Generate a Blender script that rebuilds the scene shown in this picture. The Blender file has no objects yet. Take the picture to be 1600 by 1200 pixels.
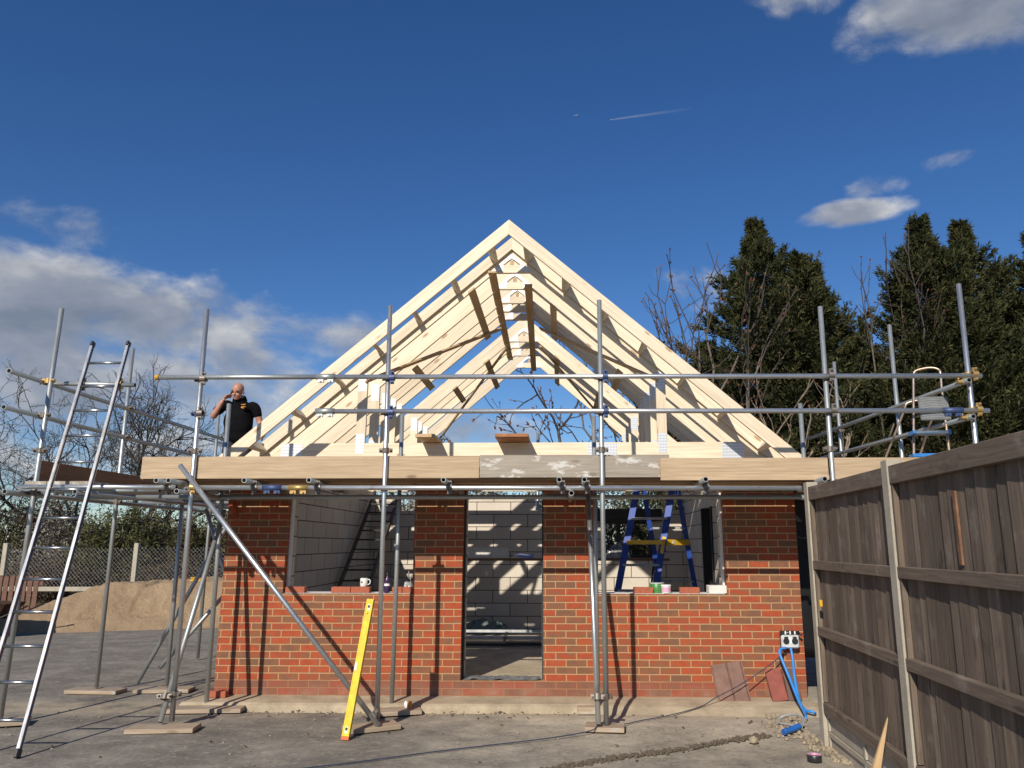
import bpy, bmesh, math, random
import numpy as np
from mathutils import Vector, Matrix, noise as mnoise

S = bpy.context.scene
COL = S.collection
R = math.radians
# ------------------------------------------------------------------ camera
cam_d = bpy.data.cameras.new("camera")
cam = bpy.data.objects.new("camera", cam_d)
COL.objects.link(cam)
cam.location = (0, 0, 1.68)
cam.rotation_euler = (R(90 + 11.814), 0, R(1.589))
cam_d.sensor_width = 36
cam_d.lens = 27.0
cam_d.shift_x = -42 / 1600
cam_d.clip_end = 20000
S.camera = cam
S.render.resolution_x, S.render.resolution_y = 1024, 768
# ------------------------------------------------------------------ colour management
S.view_settings.view_transform = 'Standard'
S.view_settings.look = 'None'
S.view_settings.exposure = 0.0
S.view_settings.gamma = 1
S.cycles.max_bounces = 8
S.cycles.diffuse_bounces = 2
# ------------------------------------------------------------------ sun and sky
SUN_DIR = Vector((0.31, 1.0, -0.66)).normalized()       # the way the light travels
sun_el = math.asin(-SUN_DIR.z)
to_sun = -SUN_DIR
sd = bpy.data.lights.new("sun", 'SUN')
sd.energy = 5.0
sd.angle = R(0.55)
sd.color = (1.0, 0.93, 0.82)
sun = bpy.data.objects.new("sun", sd)
COL.objects.link(sun)
sun.rotation_euler = SUN_DIR.to_track_quat('-Z', 'Y').to_euler()
sun.location = (-10, -20, 30)


class NT:
    """small node-tree helper"""
    def __init__(s, tree):
        s.t = tree
        s.n = tree.nodes
        s.l = tree.links

    def new(s, typ, ins=None, **props):
        nd = s.n.new(typ)
        for k, v in props.items():
            setattr(nd, k, v)
        for k, v in (ins or {}).items():
            s.put(nd, k, v)
        return nd

    def put(s, nd, k, v):
        sock = nd.inputs[k]
        if isinstance(v, bpy.types.NodeSocket):
            s.l.new(v, sock)
        elif isinstance(v, bpy.types.Node):
            s.l.new(v.outputs[0], sock)
        else:
            if isinstance(v, (tuple, list)) and len(v) == 3 and sock.type == 'RGBA':
                v = (*v, 1)
            sock.default_value = v

    def math(s, op, a, b=0.0, c=0.0, clamp=False):
        nd = s.n.new('ShaderNodeMath')
        nd.operation = op
        nd.use_clamp = clamp
        s.put(nd, 0, a)
        s.put(nd, 1, b)
        s.put(nd, 2, c)
        return nd.outputs[0]

    def mix(s, f, a, b, blend='MIX'):
        nd = s.n.new('ShaderNodeMix')
        nd.data_type = 'RGBA'
        nd.blend_type = blend
        s.put(nd, 0, f)
        s.put(nd, 6, a)
        s.put(nd, 7, b)
        return nd.outputs[2]

    def noise(s, vec, scale, detail=4, rough=.55, dist=0.0):
        nd = s.new('ShaderNodeTexNoise', {'Scale': scale, 'Detail': detail, 'Roughness': rough, 'Distortion': dist})
        if vec is not None:
            s.put(nd, 'Vector', vec)
        return nd.outputs['Fac']

    def ramp(s, f, stops):
        nd = s.n.new('ShaderNodeValToRGB')
        e = nd.color_ramp.elements
        while len(e) < len(stops):
            e.new(0.5)
        for el, (p, c) in zip(e, stops):
            el.position = p
            el.color = (*c, 1) if len(c) == 3 else c
        s.put(nd, 0, f)
        return nd.outputs[0]

    def rng(s, v, a, b, c=0.0, d=1.0, smooth=True):
        nd = s.n.new('ShaderNodeMapRange')
        nd.interpolation_type = 'SMOOTHSTEP' if smooth else 'LINEAR'
        for i, x in enumerate((v, a, b, c, d)):
            s.put(nd, i, x)
        return nd.outputs[0]

    def scale(s, vec, sc, off=None):
        nd = s.n.new('ShaderNodeMapping')
        s.put(nd, 'Vector', vec)
        nd.inputs['Scale'].default_value = sc
        if off is not None:
            s.put(nd, 'Location', off)
        return nd.outputs[0]


W = bpy.data.worlds.new("World")
S.world = W
W.use_nodes = True
nt = NT(W.node_tree)
nt.n.clear()
sky = nt.new('ShaderNodeTexSky', sky_type='NISHITA', sun_disc=False)
sky.sun_elevation = sun_el
sky.sun_rotation = math.atan2(to_sun.x, to_sun.y)
sky.altitude = 0
sky.air_density = 0.95
sky.dust_density = 0.1
sky.ozone_density = 4.5
hsv = nt.new('ShaderNodeHueSaturation', {'Color': sky, 'Hue': .508, 'Saturation': 1.2, 'Value': 1.22})
bg = nt.new('ShaderNodeBackground', {'Color': hsv, 'Strength': 0.08})
# clouds: banks of fractal noise standing at fixed bearings and heights of the sky
tc = nt.new('ShaderNodeTexCoord')
sep = nt.new('ShaderNodeSeparateXYZ', {0: tc.outputs['Generated']})
az = nt.math('ARCTAN2', sep.outputs[0], sep.outputs[1])
el = nt.math('ARCSINE', sep.outputs[2])
CLOUDS = [  # bearing, elevation, half width, half height, strength
    (-0.67, 0.252, 0.22, 0.060, 1.1), (-0.49, 0.257, 0.125, 0.052, 1.1), (-0.582, 0.190, 0.22, 0.064, 1.0),
    (-0.425, 0.215, 0.12, 0.040, .85), (-0.325, 0.255, 0.085, 0.028, .7), (-0.612, 0.125, 0.20, 0.06, .75), (-0.36, 0.20, 0.14, 0.04, .55),
    (-0.60, 0.345, 0.10, 0.020, .42), (-0.122, 0.142, 0.085, 0.024, .85), (0.545, 0.597, 0.115, 0.048, 1.2),
    (0.62, 0.575, 0.10, 0.050, 1.2), (0.36, 0.655, 0.09, 0.030, .8), (0.416, 0.421, 0.030, 0.013, .7),
    (0.387, 0.395, 0.05, 0.013, 1.0), (0.49, 0.433, 0.03, 0.010, .6), (0.186, 0.324, 0.05, 0.022, .4),
    (-1.2, 0.26, 0.25, 0.07, .9), (1.2, 0.28, 0.2, 0.06, .8)]
dens = None
for (a, e, ra, re, st) in CLOUDS:
    da = nt.math('MULTIPLY', nt.math('SUBTRACT', az, a), 1 / ra)
    de = nt.math('MULTIPLY', nt.math('SUBTRACT', el, e), 1 / re)
    q = nt.math('ADD', nt.math('MULTIPLY', da, da), nt.math('MULTIPLY', de, de))
    b = nt.math('MULTIPLY', nt.math('SUBTRACT', 1.0, nt.math('MULTIPLY', q, .5)), st)
    dens = b if dens is None else nt.math('MAXIMUM', dens, b)
comb = nt.new('ShaderNodeCombineXYZ', {0: az, 1: nt.math('MULTIPLY', el, 1.75)})
n1 = nt.noise(comb.outputs[0], 7.0, 9, .58, .25)
comb2 = nt.new('ShaderNodeCombineXYZ', {0: nt.math('SUBTRACT', az, .012), 1: nt.math('MULTIPLY', nt.math('ADD', el, .022), 1.75)})
n2 = nt.noise(comb2.outputs[0], 7.0, 5, .5, .25)
d1 = nt.math('ADD', dens, nt.math('MULTIPLY', nt.math('SUBTRACT', n1, .5), 3.4))
alpha = nt.rng(d1, 0.12, 1.05)
alpha = nt.math('MULTIPLY', alpha, nt.rng(dens, -.9, .35))
shade = nt.math('ADD', nt.math('MULTIPLY', nt.math('SUBTRACT', n1, n2), 2.6), nt.math('ADD', .5, nt.math('MULTIPLY', nt.math('SUBTRACT', .75, d1), .35)), clamp=True)
ccol = nt.ramp(shade, [(0.0, (.25, .295, .38)), (.45, (.39, .425, .50)), (.75, (.64, .655, .685)), (1.0, (.93, .93, .92))])
bgc = nt.new('ShaderNodeBackground', {'Color': ccol, 'Strength': 0.80})
mx = nt.new('ShaderNodeMixShader', {0: nt.math('MULTIPLY', alpha, .92), 1: bg.outputs[0], 2: bgc.outputs[0]})
nt.new('ShaderNodeOutputWorld', {0: mx.outputs[0]})

# ------------------------------------------------------------------ materials
M = {}


def mat(name):
    m = bpy.data.materials.new(name)
    m.use_nodes = True
    t = NT(m.node_tree)
    b = t.n['Principled BSDF']
    M[name] = m
    return m, t, b


def bump(t, b, h, strength=.5, dist=.01):
    nd = t.new('ShaderNodeBump', {'Height': h, 'Strength': strength, 'Distance': dist})
    t.l.new(nd.outputs[0], b.inputs['Normal'])


def objco(t):
    return t.new('ShaderNodeTexCoord').outputs['Object']


def rnd(t):
    return t.new('ShaderNodeObjectInfo').outputs['Random']


def shifted(t, vec):
    r = rnd(t)
    nd = t.new('ShaderNodeVectorMath', operation='ADD')
    t.put(nd, 0, vec)
    c = t.new('ShaderNodeCombineXYZ', {0: t.math('MULTIPLY', r, 37.0), 1: t.math('MULTIPLY', r, 17.0), 2: t.math('MULTIPLY', r, 71.0)})
    t.put(nd, 1, c.outputs[0])
    return nd.outputs[0]


def plain(name, col, rough=.6, metal=0.0, var=.25, scale=9.0, bmp=.0):
    m, t, b = mat(name)
    v = shifted(t, objco(t))
    n = t.noise(v, scale, 5)
    dark = tuple(c * (1 - var) for c in col)
    lite = tuple(min(1, c * (1 + var)) for c in col)
    t.put(b, 'Base Color', t.ramp(n, [(.3, dark), (.7, lite)]))
    t.put(b, 'Roughness', rough)
    t.put(b, 'Metallic', metal)
    if bmp:
        bump(t, b, t.noise(v, scale * 6, 4), bmp, .004)
    return m


def wood(name, c0, c1, cknot, knots=.5, rough=.65, grain=1.0, patch=None, var=.18):
    m, t, b = mat(name)
    v = shifted(t, objco(t))
    g = t.noise(t.scale(v, (1.2, 26, 26)), 2.0 * grain, 5, .6, .4)
    g2 = t.noise(t.scale(v, (.5, 6, 6)), 2.0, 3, .5, .8)
    c = t.mix(t.rng(g, .3, .7), c0, c1)
    ln = t.rng(t.noise(t.scale(v, (.35, 30, 30)), 1.6, 3, .5, .6), .60, .68)
    c = t.mix(t.math('MULTIPLY', ln, .35), c, tuple(x * .55 for x in c1))
    c = t.mix(t.math('MULTIPLY', t.rng(g2, .45, .75), .45), c, tuple(x * .8 for x in c1))
    vo = t.new('ShaderNodeTexVoronoi', {'Vector': t.scale(v, (2.3, 6.5, 6.5)), 'Scale': 1.0, 'Randomness': 1.0})
    k = t.rng(vo.outputs['Distance'], .07, .17, 1, 0)
    c = t.mix(t.math('MULTIPLY', k, knots), c, cknot)
    if patch:
        pn = t.noise(t.scale(v, (1, 2.2, 2.2)), 4.0, 6, .65)
        c = t.mix(t.rng(pn, .55, .63), c, patch)
    hs = t.new('ShaderNodeHueSaturation', {'Color': c, 'Value': t.math('ADD', 1 - var / 2, t.math('MULTIPLY', rnd(t), var))})
    t.put(b, 'Base Color', hs.outputs[0])
    t.put(b, 'Roughness', rough)
    bump(t, b, g, .25, .004)
    return m


wood('new_timber', (.77, .665, .495), (.67, .54, .37), (.36, .20, .09), .85, var=.24)
wood('raw_board', (.55, .38, .21), (.42, .27, .13), (.2, .09, .03), .6)
wood('toe_timber', (.47, .345, .215), (.36, .25, .145), (.15, .08, .04), .75)
wood('grey_timber', (.34, .29, .225), (.26, .215, .165), (.12, .08, .05), .5, patch=(.52, .49, .44))
wood('deck_timber', (.27, .17, .085), (.19, .115, .055), (.08, .05, .03), .5)
wood('sole_timber', (.44, .34, .24), (.32, .24, .16), (.14, .08, .05), .5, patch=(.40, .36, .31))
wood('dark_ladder_wood', (.06, .05, .042), (.035, .03, .026), (.02, .015, .01), .4)
wood('picket_wood', (.16, .075, .045), (.10, .05, .03), (.04, .02, .01), .4)
wood('stake_wood', (.52, .36, .19), (.42, .27, .13), (.2, .1, .05), .3)
wood('brown_plank', (.22, .10, .045), (.15, .07, .03), (.06, .03, .02), .4)


def fencewood():
    m, t, b = mat('fence_timber')
    v = shifted(t, objco(t))
    isl0 = t.new('ShaderNodeNewGeometry').outputs['Random Per Island']
    cc = t.new('ShaderNodeCombineXYZ', {0: t.math('MULTIPLY', isl0, 91.0)})
    v = t.new('ShaderNodeVectorMath', {0: v, 1: cc.outputs[0]}, operation='ADD').outputs[0]
    g = t.noise(t.scale(v, (1.0, 16, 16)), 2.4, 6, .62, .5)
    st = t.noise(t.scale(v, (1.0, 1.5, 1.5)), 3.2, 7, .68)
    c = t.mix(t.rng(g, .2, .85), (.160, .120, .088), (.078, .055, .038))
    c = t.mix(t.math('MULTIPLY', t.rng(st, .44, .30), .6), c, (.045, .032, .023))
    c = t.mix(t.math('MULTIPLY', t.rng(st, .54, .70), .65), c, (.225, .185, .150))
    vo = t.new('ShaderNodeTexVoronoi', {'Vector': t.scale(v, (1.8, 8, 8)), 'Scale': 1.0})
    c = t.mix(t.math('MULTIPLY', t.rng(vo.outputs['Distance'], .06, .16, 1, 0), .7), c, (.025, .016, .012))
    isl = t.new('ShaderNodeNewGeometry').outputs['Random Per Island']
    hs = t.new('ShaderNodeHueSaturation', {'Color': c, 'Value': t.math('ADD', .75, t.math('MULTIPLY', isl, .75))})
    t.put(b, 'Base Color', hs.outputs[0])
    t.put(b, 'Roughness', .85)
    bump(t, b, g, .5, .006)


fencewood()


def wallco(t):
    """bricks run along whichever horizontal axis the face does; z goes up"""
    geo = t.new('ShaderNodeNewGeometry')
    co = t.new('ShaderNodeSeparateXYZ', {0: objco(t)})
    no = t.new('ShaderNodeSeparateXYZ', {0: geo.outputs['True Normal']})
    ax = t.math('GREATER_THAN', t.math('ABSOLUTE', no.outputs[0]), .5)
    u = t.math('ADD', t.math('MULTIPLY', co.outputs[1], ax), t.math('MULTIPLY', co.outputs[0], t.math('SUBTRACT', 1.0, ax)))
    return u, co.outputs[2]


def masonry(name, bw, bh, mortar, z0, stops, mcol, edge, per=None, rough=.85, u0=0.0, bstr=.6):
    m, t, b = mat(name)
    u, z = wallco(t)
    z = t.math('SUBTRACT', z, z0)
    v = t.new('ShaderNodeCombineXYZ', {0: t.math('ADD', u, u0), 1: z}).outputs[0]
    wob = t.new('ShaderNodeTexNoise', {'Vector': v, 'Scale': 9.0, 'Detail': 5, 'Roughness': .7})
    off = t.new('ShaderNodeVectorMath', {0: wob.outputs['Color'], 1: (.5, .5, .5)}, operation='SUBTRACT')
    off2 = t.new('ShaderNodeVectorMath', {0: off.outputs[0]}, operation='SCALE')
    off2.inputs['Scale'].default_value = edge
    vv = t.new('ShaderNodeVectorMath', {0: v, 1: off2.outputs[0]}, operation='ADD').outputs[0]
    br = t.new('ShaderNodeTexBrick', {'Vector': vv, 'Color1': (0, 0, 0), 'Color2': (1, 1, 1), 'Mortar': (.5, .5, .5), 'Scale': 1.0,
                                      'Mortar Size': mortar, 'Mortar Smooth': .25, 'Bias': 0.0, 'Brick Width': bw, 'Row Height': bh})
    br.offset = .5
    n = t.noise(v, 30.0, 6, .7)
    nb = t.noise(t.scale(v, (9, 14, 1)), 1.0, 5, .65)
    amp = 1.6 if name == 'red_brick' else .5
    tone = t.math('ADD', t.math('MULTIPLY', t.math('SUBTRACT', br.outputs['Color'], .5), .8), t.math('ADD', .52, t.math('MULTIPLY', t.math('SUBTRACT', nb, .5), amp)))
    c = t.ramp(tone, stops)
    c = t.mix(t.math('MULTIPLY', t.rng(n, .45, .75), .25), c, (.16, .075, .05) if name == 'red_brick' else (.42, .40, .37))
    mc = t.mix(t.noise(v, 25.0, 4), tuple(x * .82 for x in mcol), mcol)
    if name == 'red_brick':
        low = t.rng(t.math('ADD', z, t.math('MULTIPLY', t.math('SUBTRACT', t.noise(v, 6.0), .5), .03)), .148, .156, 1, 0)
        mc = t.mix(t.math('MULTIPLY', low, .75), mc, (.26, .10, .055))
        c = t.mix(t.math('MULTIPLY', low, .45), c, (.20, .075, .05))
        dust = t.math('MULTIPLY', t.rng(z, .0, .16, 1, 0), t.rng(t.noise(v, 3.5, 5), .4, .7))
        c = t.mix(t.math('MULTIPLY', dust, .35), c, (.36, .29, .21))
        bloom = t.rng(t.noise(v, 2.2, 6, .65), .6, .78)
        c = t.mix(t.math('MULTIPLY', bloom, .25), c, (.40, .25, .15))
    else:
        c = t.mix(t.math('MULTIPLY', t.rng(t.noise(v, 1.6, 5), .5, .8), .3), c, (.38, .33, .27))
    col = t.mix(br.outputs['Fac'], c, mc)
    t.put(b, 'Base Color', col)
    t.put(b, 'Roughness', rough)
    h = t.math('SUBTRACT', t.math('MULTIPLY', n, .3), br.outputs['Fac'])
    bump(t, b, h, bstr, .006)
    return m


masonry('red_brick', .225, .075, .0062, .08,
        [(0.12, (.165, .075, .040)), (.34, (.215, .085, .038)), (.5, (.265, .066, .025)), (.66, (.315, .052, .017)), (.84, (.365, .066, .018)), (1.0, (.27, .075, .03))],
        (.45, .28, .135), .007, u0=.06)
masonry('aircrete_block', .625, .225, .0075, .2,
        [(0.0, (.55, .48, .39)), (.5, (.61, .54, .445)), (1.0, (.66, .59, .495))], (.085, .06, .045), .006, rough=.95, u0=.29, bstr=.35)


def brick_single():
    m, t, b = mat('loose_brick')
    v = shifted(t, objco(t))
    n = t.noise(v, 40, 5, .7)
    t.put(b, 'Base Color', t.mix(t.rng(n, .35, .75), (.42, .105, .05), (.24, .085, .05)))
    t.put(b, 'Roughness', .85)
    bump(t, b, n, .4, .003)


brick_single()


def ground_mat():
    m, t, b = mat('yard_concrete')
    co = objco(t)
    sx = t.new('ShaderNodeSeparateXYZ', {0: co})
    x, y = sx.outputs[0], sx.outputs[1]
    n0 = t.noise(co, .55, 6, .6)
    n1 = t.noise(t.scale(co, (1, 1.3, 1)), 1.5, 9, .74)
    n2 = t.noise(t.scale(co, (1.0, 1.2, 1)), 8.0, 9, .75)
    n3 = t.noise(co, 90.0, 3, .7)
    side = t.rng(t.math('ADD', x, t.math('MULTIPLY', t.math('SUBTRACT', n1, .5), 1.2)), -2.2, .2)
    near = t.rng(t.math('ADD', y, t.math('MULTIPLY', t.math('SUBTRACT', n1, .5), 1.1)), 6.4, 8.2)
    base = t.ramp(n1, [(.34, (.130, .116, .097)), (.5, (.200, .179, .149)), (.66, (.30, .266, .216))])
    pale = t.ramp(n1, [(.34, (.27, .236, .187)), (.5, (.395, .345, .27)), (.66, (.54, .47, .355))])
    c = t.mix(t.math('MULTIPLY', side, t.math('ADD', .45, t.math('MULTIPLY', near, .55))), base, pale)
    c = t.mix(t.math('MULTIPLY', t.rng(n2, .56, .64), .5), c, (.45, .40, .315))
    c = t.mix(t.math('MULTIPLY', t.rng(n2, .45, .34), .45), c, (.066, .058, .05))
    n4 = t.noise(t.scale(co, (1, 1.25, 1)), 24.0, 6, .75)
    c = t.mix(t.math('MULTIPLY', t.rng(n4, .56, .66), .5), c, (.46, .41, .33))
    c = t.mix(t.math('MULTIPLY', t.rng(n4, .46, .36), .5), c, (.085, .074, .062))
    dust = t.math('MULTIPLY', t.rng(y, 7.9, 8.5), t.rng(y, 8.9, 8.7))
    dust = t.math('MULTIPLY', dust, t.rng(n1, .35, .6))
    c = t.mix(t.math('MULTIPLY', dust, .7), c, (.42, .34, .235))
    c = t.mix(t.math('MULTIPLY', t.rng(n3, .62, .74), .35), c, (.38, .34, .29))
    # beyond the yard: rough field
    far = t.rng(t.math('ADD', t.math('ADD', y, t.math('MULTIPLY', t.math('ABSOLUTE', x), .12)), t.math('MULTIPLY', n0, 2.0)), 20.5, 22.5)
    fld = t.ramp(n1, [(.3, (.075, .085, .03)), (.55, (.13, .115, .055)), (.8, (.17, .13, .08))])
    c = t.mix(far, c, fld)
    t.put(b, 'Base Color', c)
    t.put(b, 'Roughness', .92)
    t.put(b, 'Specular IOR Level', .25)
    h = t.math('ADD', t.math('MULTIPLY', n3, .25), t.math('ADD', n2, t.math('MULTIPLY', n1, .8)))
    bump(t, b, h, .32, .016)


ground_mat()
m, t, b = mat('footing_concrete')
v = objco(t)
n = t.noise(v, 3.0, 8, .7)
c = t.ramp(n, [(.3, (.27, .215, .145)), (.5, (.40, .325, .22)), (.7, (.52, .43, .295))])
t.put(b, 'Base Color', c)
t.put(b, 'Roughness', .95)
bump(t, b, t.noise(v, 30, 6, .7), .6, .012)
m, t, b = mat('post_concrete')
v = shifted(t, objco(t))
n = t.noise(v, 5.0, 8, .7)
c = t.ramp(n, [(.25, (.30, .26, .195)), (.55, (.41, .36, .28)), (.8, (.48, .43, .34))])
c = t.mix(t.math('MULTIPLY', t.rng(t.noise(v, 60, 3), .62, .7), .5), c, (.17, .14, .1))
t.put(b, 'Base Color', c)
t.put(b, 'Roughness', .9)
bump(t, b, t.noise(v, 50, 6, .7), .5, .005)


def galv(name, c0, c1, metal=.75, rough=.42, rust=.0):
    m, t, b = mat(name)
    v = shifted(t, objco(t))
    n = t.noise(t.scale(v, (1.0, 5, 5)), 5.0, 6, .65)
    n2 = t.noise(v, 45, 4, .6)
    c = t.mix(n, c0, c1)
    c = t.mix(t.math('MULTIPLY', t.rng(n2, .55, .72), .5), c, tuple(x * .6 for x in c0))
    sp = t.rng(t.noise(t.scale(v, (2, 6, 6)), 3.0, 6, .7), .62, .72)
    c = t.mix(t.math('MULTIPLY', sp, .7), c, (.52, .50, .46))
    c = t.mix(t.math('MULTIPLY', t.rng(t.noise(v, 2.3, 6, .7), .62, .72), .45), c, (.20, .13, .08))
    if rust:
        c = t.mix(t.math('MULTIPLY', t.rng(t.noise(v, 7, 5), .5, .7), rust), c, (.13, .055, .02))
    t.put(b, 'Base Color', c)
    t.put(b, 'Metallic', t.math('MULTIPLY', t.math('SUBTRACT', 1.0, t.math('MULTIPLY', sp, .6)), metal))
    t.put(b, 'Roughness', t.math('ADD', rough - .1, t.math('MULTIPLY', n, .25)))
    return m


galv('galvanised_tube', (.34, .36, .35), (.47, .49, .48), .7, .45)
galv('bright_tube', (.52, .53, .53), (.66, .67, .67), .85, .36)
galv('aluminium', (.34, .34, .34), (.45, .45, .445), .92, .27)
galv('bronze_aluminium', (.50, .36, .25), (.60, .46, .34), .8, .38)
galv('coupler_steel', (.16, .14, .12), (.24, .21, .18), .6, .5, .5)
galv('coupler_brass', (.40, .26, .09), (.52, .36, .14), .7, .45)
plain('coupler_blue', (.045, .07, .16), .5, .2)
m, t, b = mat('nail_plate_steel')
v = objco(t)
wv = t.new('ShaderNodeTexWave', {'Vector': v, 'Scale': 18.0, 'Distortion': .4, 'Detail': 1.0}, wave_type='BANDS', bands_direction='X')
wv2 = t.new('ShaderNodeTexWave', {'Vector': v, 'Scale': 9.0, 'Distortion': .6}, wave_type='BANDS', bands_direction='Z')
hole = t.math('MULTIPLY', t.rng(wv.outputs['Fac'], .55, .8), t.rng(wv2.outputs['Fac'], .35, .6))
t.put(b, 'Base Color', t.mix(t.math('MULTIPLY', hole, .75), (.66, .68, .70), (.22, .22, .23)))
t.put(b, 'Metallic', .35)
t.put(b, 'Roughness', .42)
plain('matt_black', (.014, .014, .015), .5)
plain('black_plastic', (.022, .022, .024), .35)
plain('tube_inside', (.02, .018, .016), .9)
plain('level_yellow', (.74, .50, .025), .4, var=.16, scale=14)
plain('white_plastic', (.72, .71, .69), .4, var=.06)
plain('pink_label', (.62, .34, .45), .4)
plain('ladder_blue', (.010, .05, .30), .55, var=.2)
plain('tray_yellow', (.72, .43, .015), .45, var=.12)
plain('grey_plastic', (.30, .31, .31), .4)
plain('stool_grey', (.13, .135, .135), .5)
plain('stool_rib', (.30, .31, .31), .5)
plain('pale_grey_plastic', (.52, .53, .52), .35)
plain('step_blue', (.03, .2, .55), .4)
plain('hose_blue', (.035, .22, .58), .4, var=.12)
plain('pipe_blue', (.02, .11, .36), .4, var=.12)
plain('cable_dark', (.03, .045, .075), .4)
plain('tile_brown', (.19, .105, .078), .8, var=.2, bmp=.4)
plain('tile_red', (.24, .065, .045), .8, var=.2, bmp=.4)
plain('tile_dark', (.125, .075, .058), .8, var=.25, bmp=.4)
plain('orange_strap', (.62, .12, .03), .6)
plain('packet_orange', (.72, .26, .04), .5)
plain('bottle_purple', (.045, .02, .07), .3)
plain('green_tin', (.06, .20, .05), .4)
plain('ceramic', (.75, .73, .68), .25, var=.04)
plain('glaze_mark', (.22, .18, .08), .3)
plain('aircrete_plain', (.66, .63, .58), .95, var=.08, bmp=.3)
plain('paper_white', (.78, .78, .78), .7, var=.03)
plain('paper_blue', (.42, .47, .68), .7, var=.1)
plain('polythene_grey', (.20, .20, .20), .25, var=.5, scale=14)
plain('polythene_green', (.13, .17, .145), .3, var=.3)
plain('dpc_black', (.013, .013, .014), .55)
plain('skin', (.46, .215, .14), .5, var=.12, scale=20)
plain('lip', (.32, .12, .10), .5)
plain('brow', (.10, .06, .04), .8)
plain('eye_white', (.6, .58, .55), .3)
plain('black_cloth', (.005, .005, .006), .95, var=.3)
M['black_cloth'].node_tree.nodes['Principled BSDF'].inputs['Specular IOR Level'].default_value = .12
plain('dark_denim', (.02, .022, .03), .9, var=.3)
plain('logo_orange', (.70, .30, .03), .7)
plain('boot', (.09, .06, .04), .7)
plain('window_black', (.012, .012, .013), .4)
plain('fence_steel', (.40, .44, .46), .5, .2)
plain('wire', (.28, .27, .25), .5, .3)
plain('yellow_paint', (.65, .36, .02), .5)
plain('orange_wood', (.34, .14, .05), .7)
plain('split_wood', (.17, .085, .045), .8, var=.5)
plain('chip_brown', (.10, .06, .035), .9, var=.5)
plain('bark', (.115, .095, .075), .9, var=.4, scale=14, bmp=.6)
plain('bark_pale', (.24, .185, .135), .9, var=.35, scale=14, bmp=.5)
plain('twig_dark', (.062, .050, .043), .9, var=.35)
plain('stone', (.30, .24, .165), .9, var=.35, bmp=.5)
m, t, b = mat('rusty_barrow')
v = objco(t)
t.put(b, 'Base Color', t.mix(t.noise(v, 8, 5), (.03, .025, .022), (.12, .05, .025)))
t.put(b, 'Roughness', .8)
m, t, b = mat('sand')
v = objco(t)
n = t.noise(v, 1.1, 8, .65)
n2 = t.noise(v, 55, 4, .75)
c = t.ramp(n, [(.3, (.42, .28, .16)), (.6, (.54, .38, .225)), (.8, (.60, .44, .27))])
c = t.mix(t.math('MULTIPLY', t.rng(n2, .5, .75), .4), c, (.23, .15, .085))
t.put(b, 'Base Color', c)
t.put(b, 'Roughness', .97)
bump(t, b, t.math('ADD', t.math('MULTIPLY', n2, .6), t.noise(v, 7, 8, .75)), 1.0, .09)
m, t, b = mat('dirt')
v = objco(t)
t.put(b, 'Base Color', t.mix(t.noise(v, 30, 6, .7), (.045, .034, .024), (.17, .13, .09)))
t.put(b, 'Roughness', .95)


def foliage(name, stops, scale=1.1, trans=.0):
    m, t, b = mat(name)
    geo = t.new('ShaderNodeNewGeometry')
    v = shifted(t, objco(t))
    n = t.noise(v, scale, 4, .6)
    rp = geo.outputs['Random Per Island']
    f = t.math('ADD', t.math('MULTIPLY', n, .75), t.math('MULTIPLY', rp, .3))
    t.put(b, 'Base Color', t.ramp(f, stops))
    t.put(b, 'Roughness', .75)
    t.put(b, 'Specular IOR Level', .2)


foliage('conifer_leaf', [(.2, (.018, .024, .010)), (.5, (.042, .048, .017)), (.72, (.080, .074, .026)), (.9, (.12, .080, .032))])
foliage('bush_leaf', [(.2, (.032, .040, .012)), (.5, (.068, .072, .022)), (.8, (.105, .10, .038))])
foliage('bush_olive', [(.2, (.050, .050, .018)), (.5, (.095, .085, .03)), (.8, (.15, .125, .05))])
foliage('blossom', [(.2, (.19, .165, .125)), (.5, (.30, .265, .21)), (.8, (.46, .42, .36))], 1.6)
foliage('bramble', [(.2, (.060, .040, .028)), (.5, (.105, .075, .05)), (.8, (.15, .12, .07))])
foliage('bud', [(.2, (.10, .05, .03)), (.8, (.19, .09, .055))])
foliage('catkin', [(.2, (.10, .085, .045)), (.8, (.17, .14, .075))])

# ------------------------------------------------------------------ building helpers
WM = {}


def tag(o, label=None, cat=None, group=None, kind=None):
    if label:
        o['label'] = label
    if cat:
        o['category'] = cat
    if group:
        o['group'] = group
    if kind:
        o['kind'] = kind
    return o


def link(o, parent=None, Mx=None):
    Mx = Mx if Mx is not None else Matrix.Identity(4)
    COL.objects.link(o)
    WM[o.name] = Mx
    if parent is not None:
        o.parent = parent
        o.matrix_local = WM[parent.name].inverted() @ Mx
    else:
        o.matrix_world = Mx
    return o


def empty(name, loc, label=None, cat=None, group=None, rz=0.0):
    o = bpy.data.objects.new(name, None)
    o.empty_display_size = .1
    link(o, None, Matrix.Translation(Vector(loc)) @ Matrix.Rotation(rz, 4, 'Z'))
    return tag(o, label, cat, group)


def obj(name, bm, m, parent=None, Mx=None, smooth=False, bevel=0.0):
    if bevel:
        bmesh.ops.bevel(bm, geom=list(bm.edges), offset=bevel, segments=1, affect='EDGES', clamp_overlap=True)
    me = bpy.data.meshes.new(name)
    bm.normal_update()
    bm.to_mesh(me)
    bm.free()
    if smooth:
        for p in me.polygons:
            p.use_smooth = True
    for mm in (m if isinstance(m, (list, tuple)) else [m]):
        me.materials.append(M[mm])
    o = bpy.data.objects.new(name, me)
    return link(o, parent, Mx)


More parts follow.
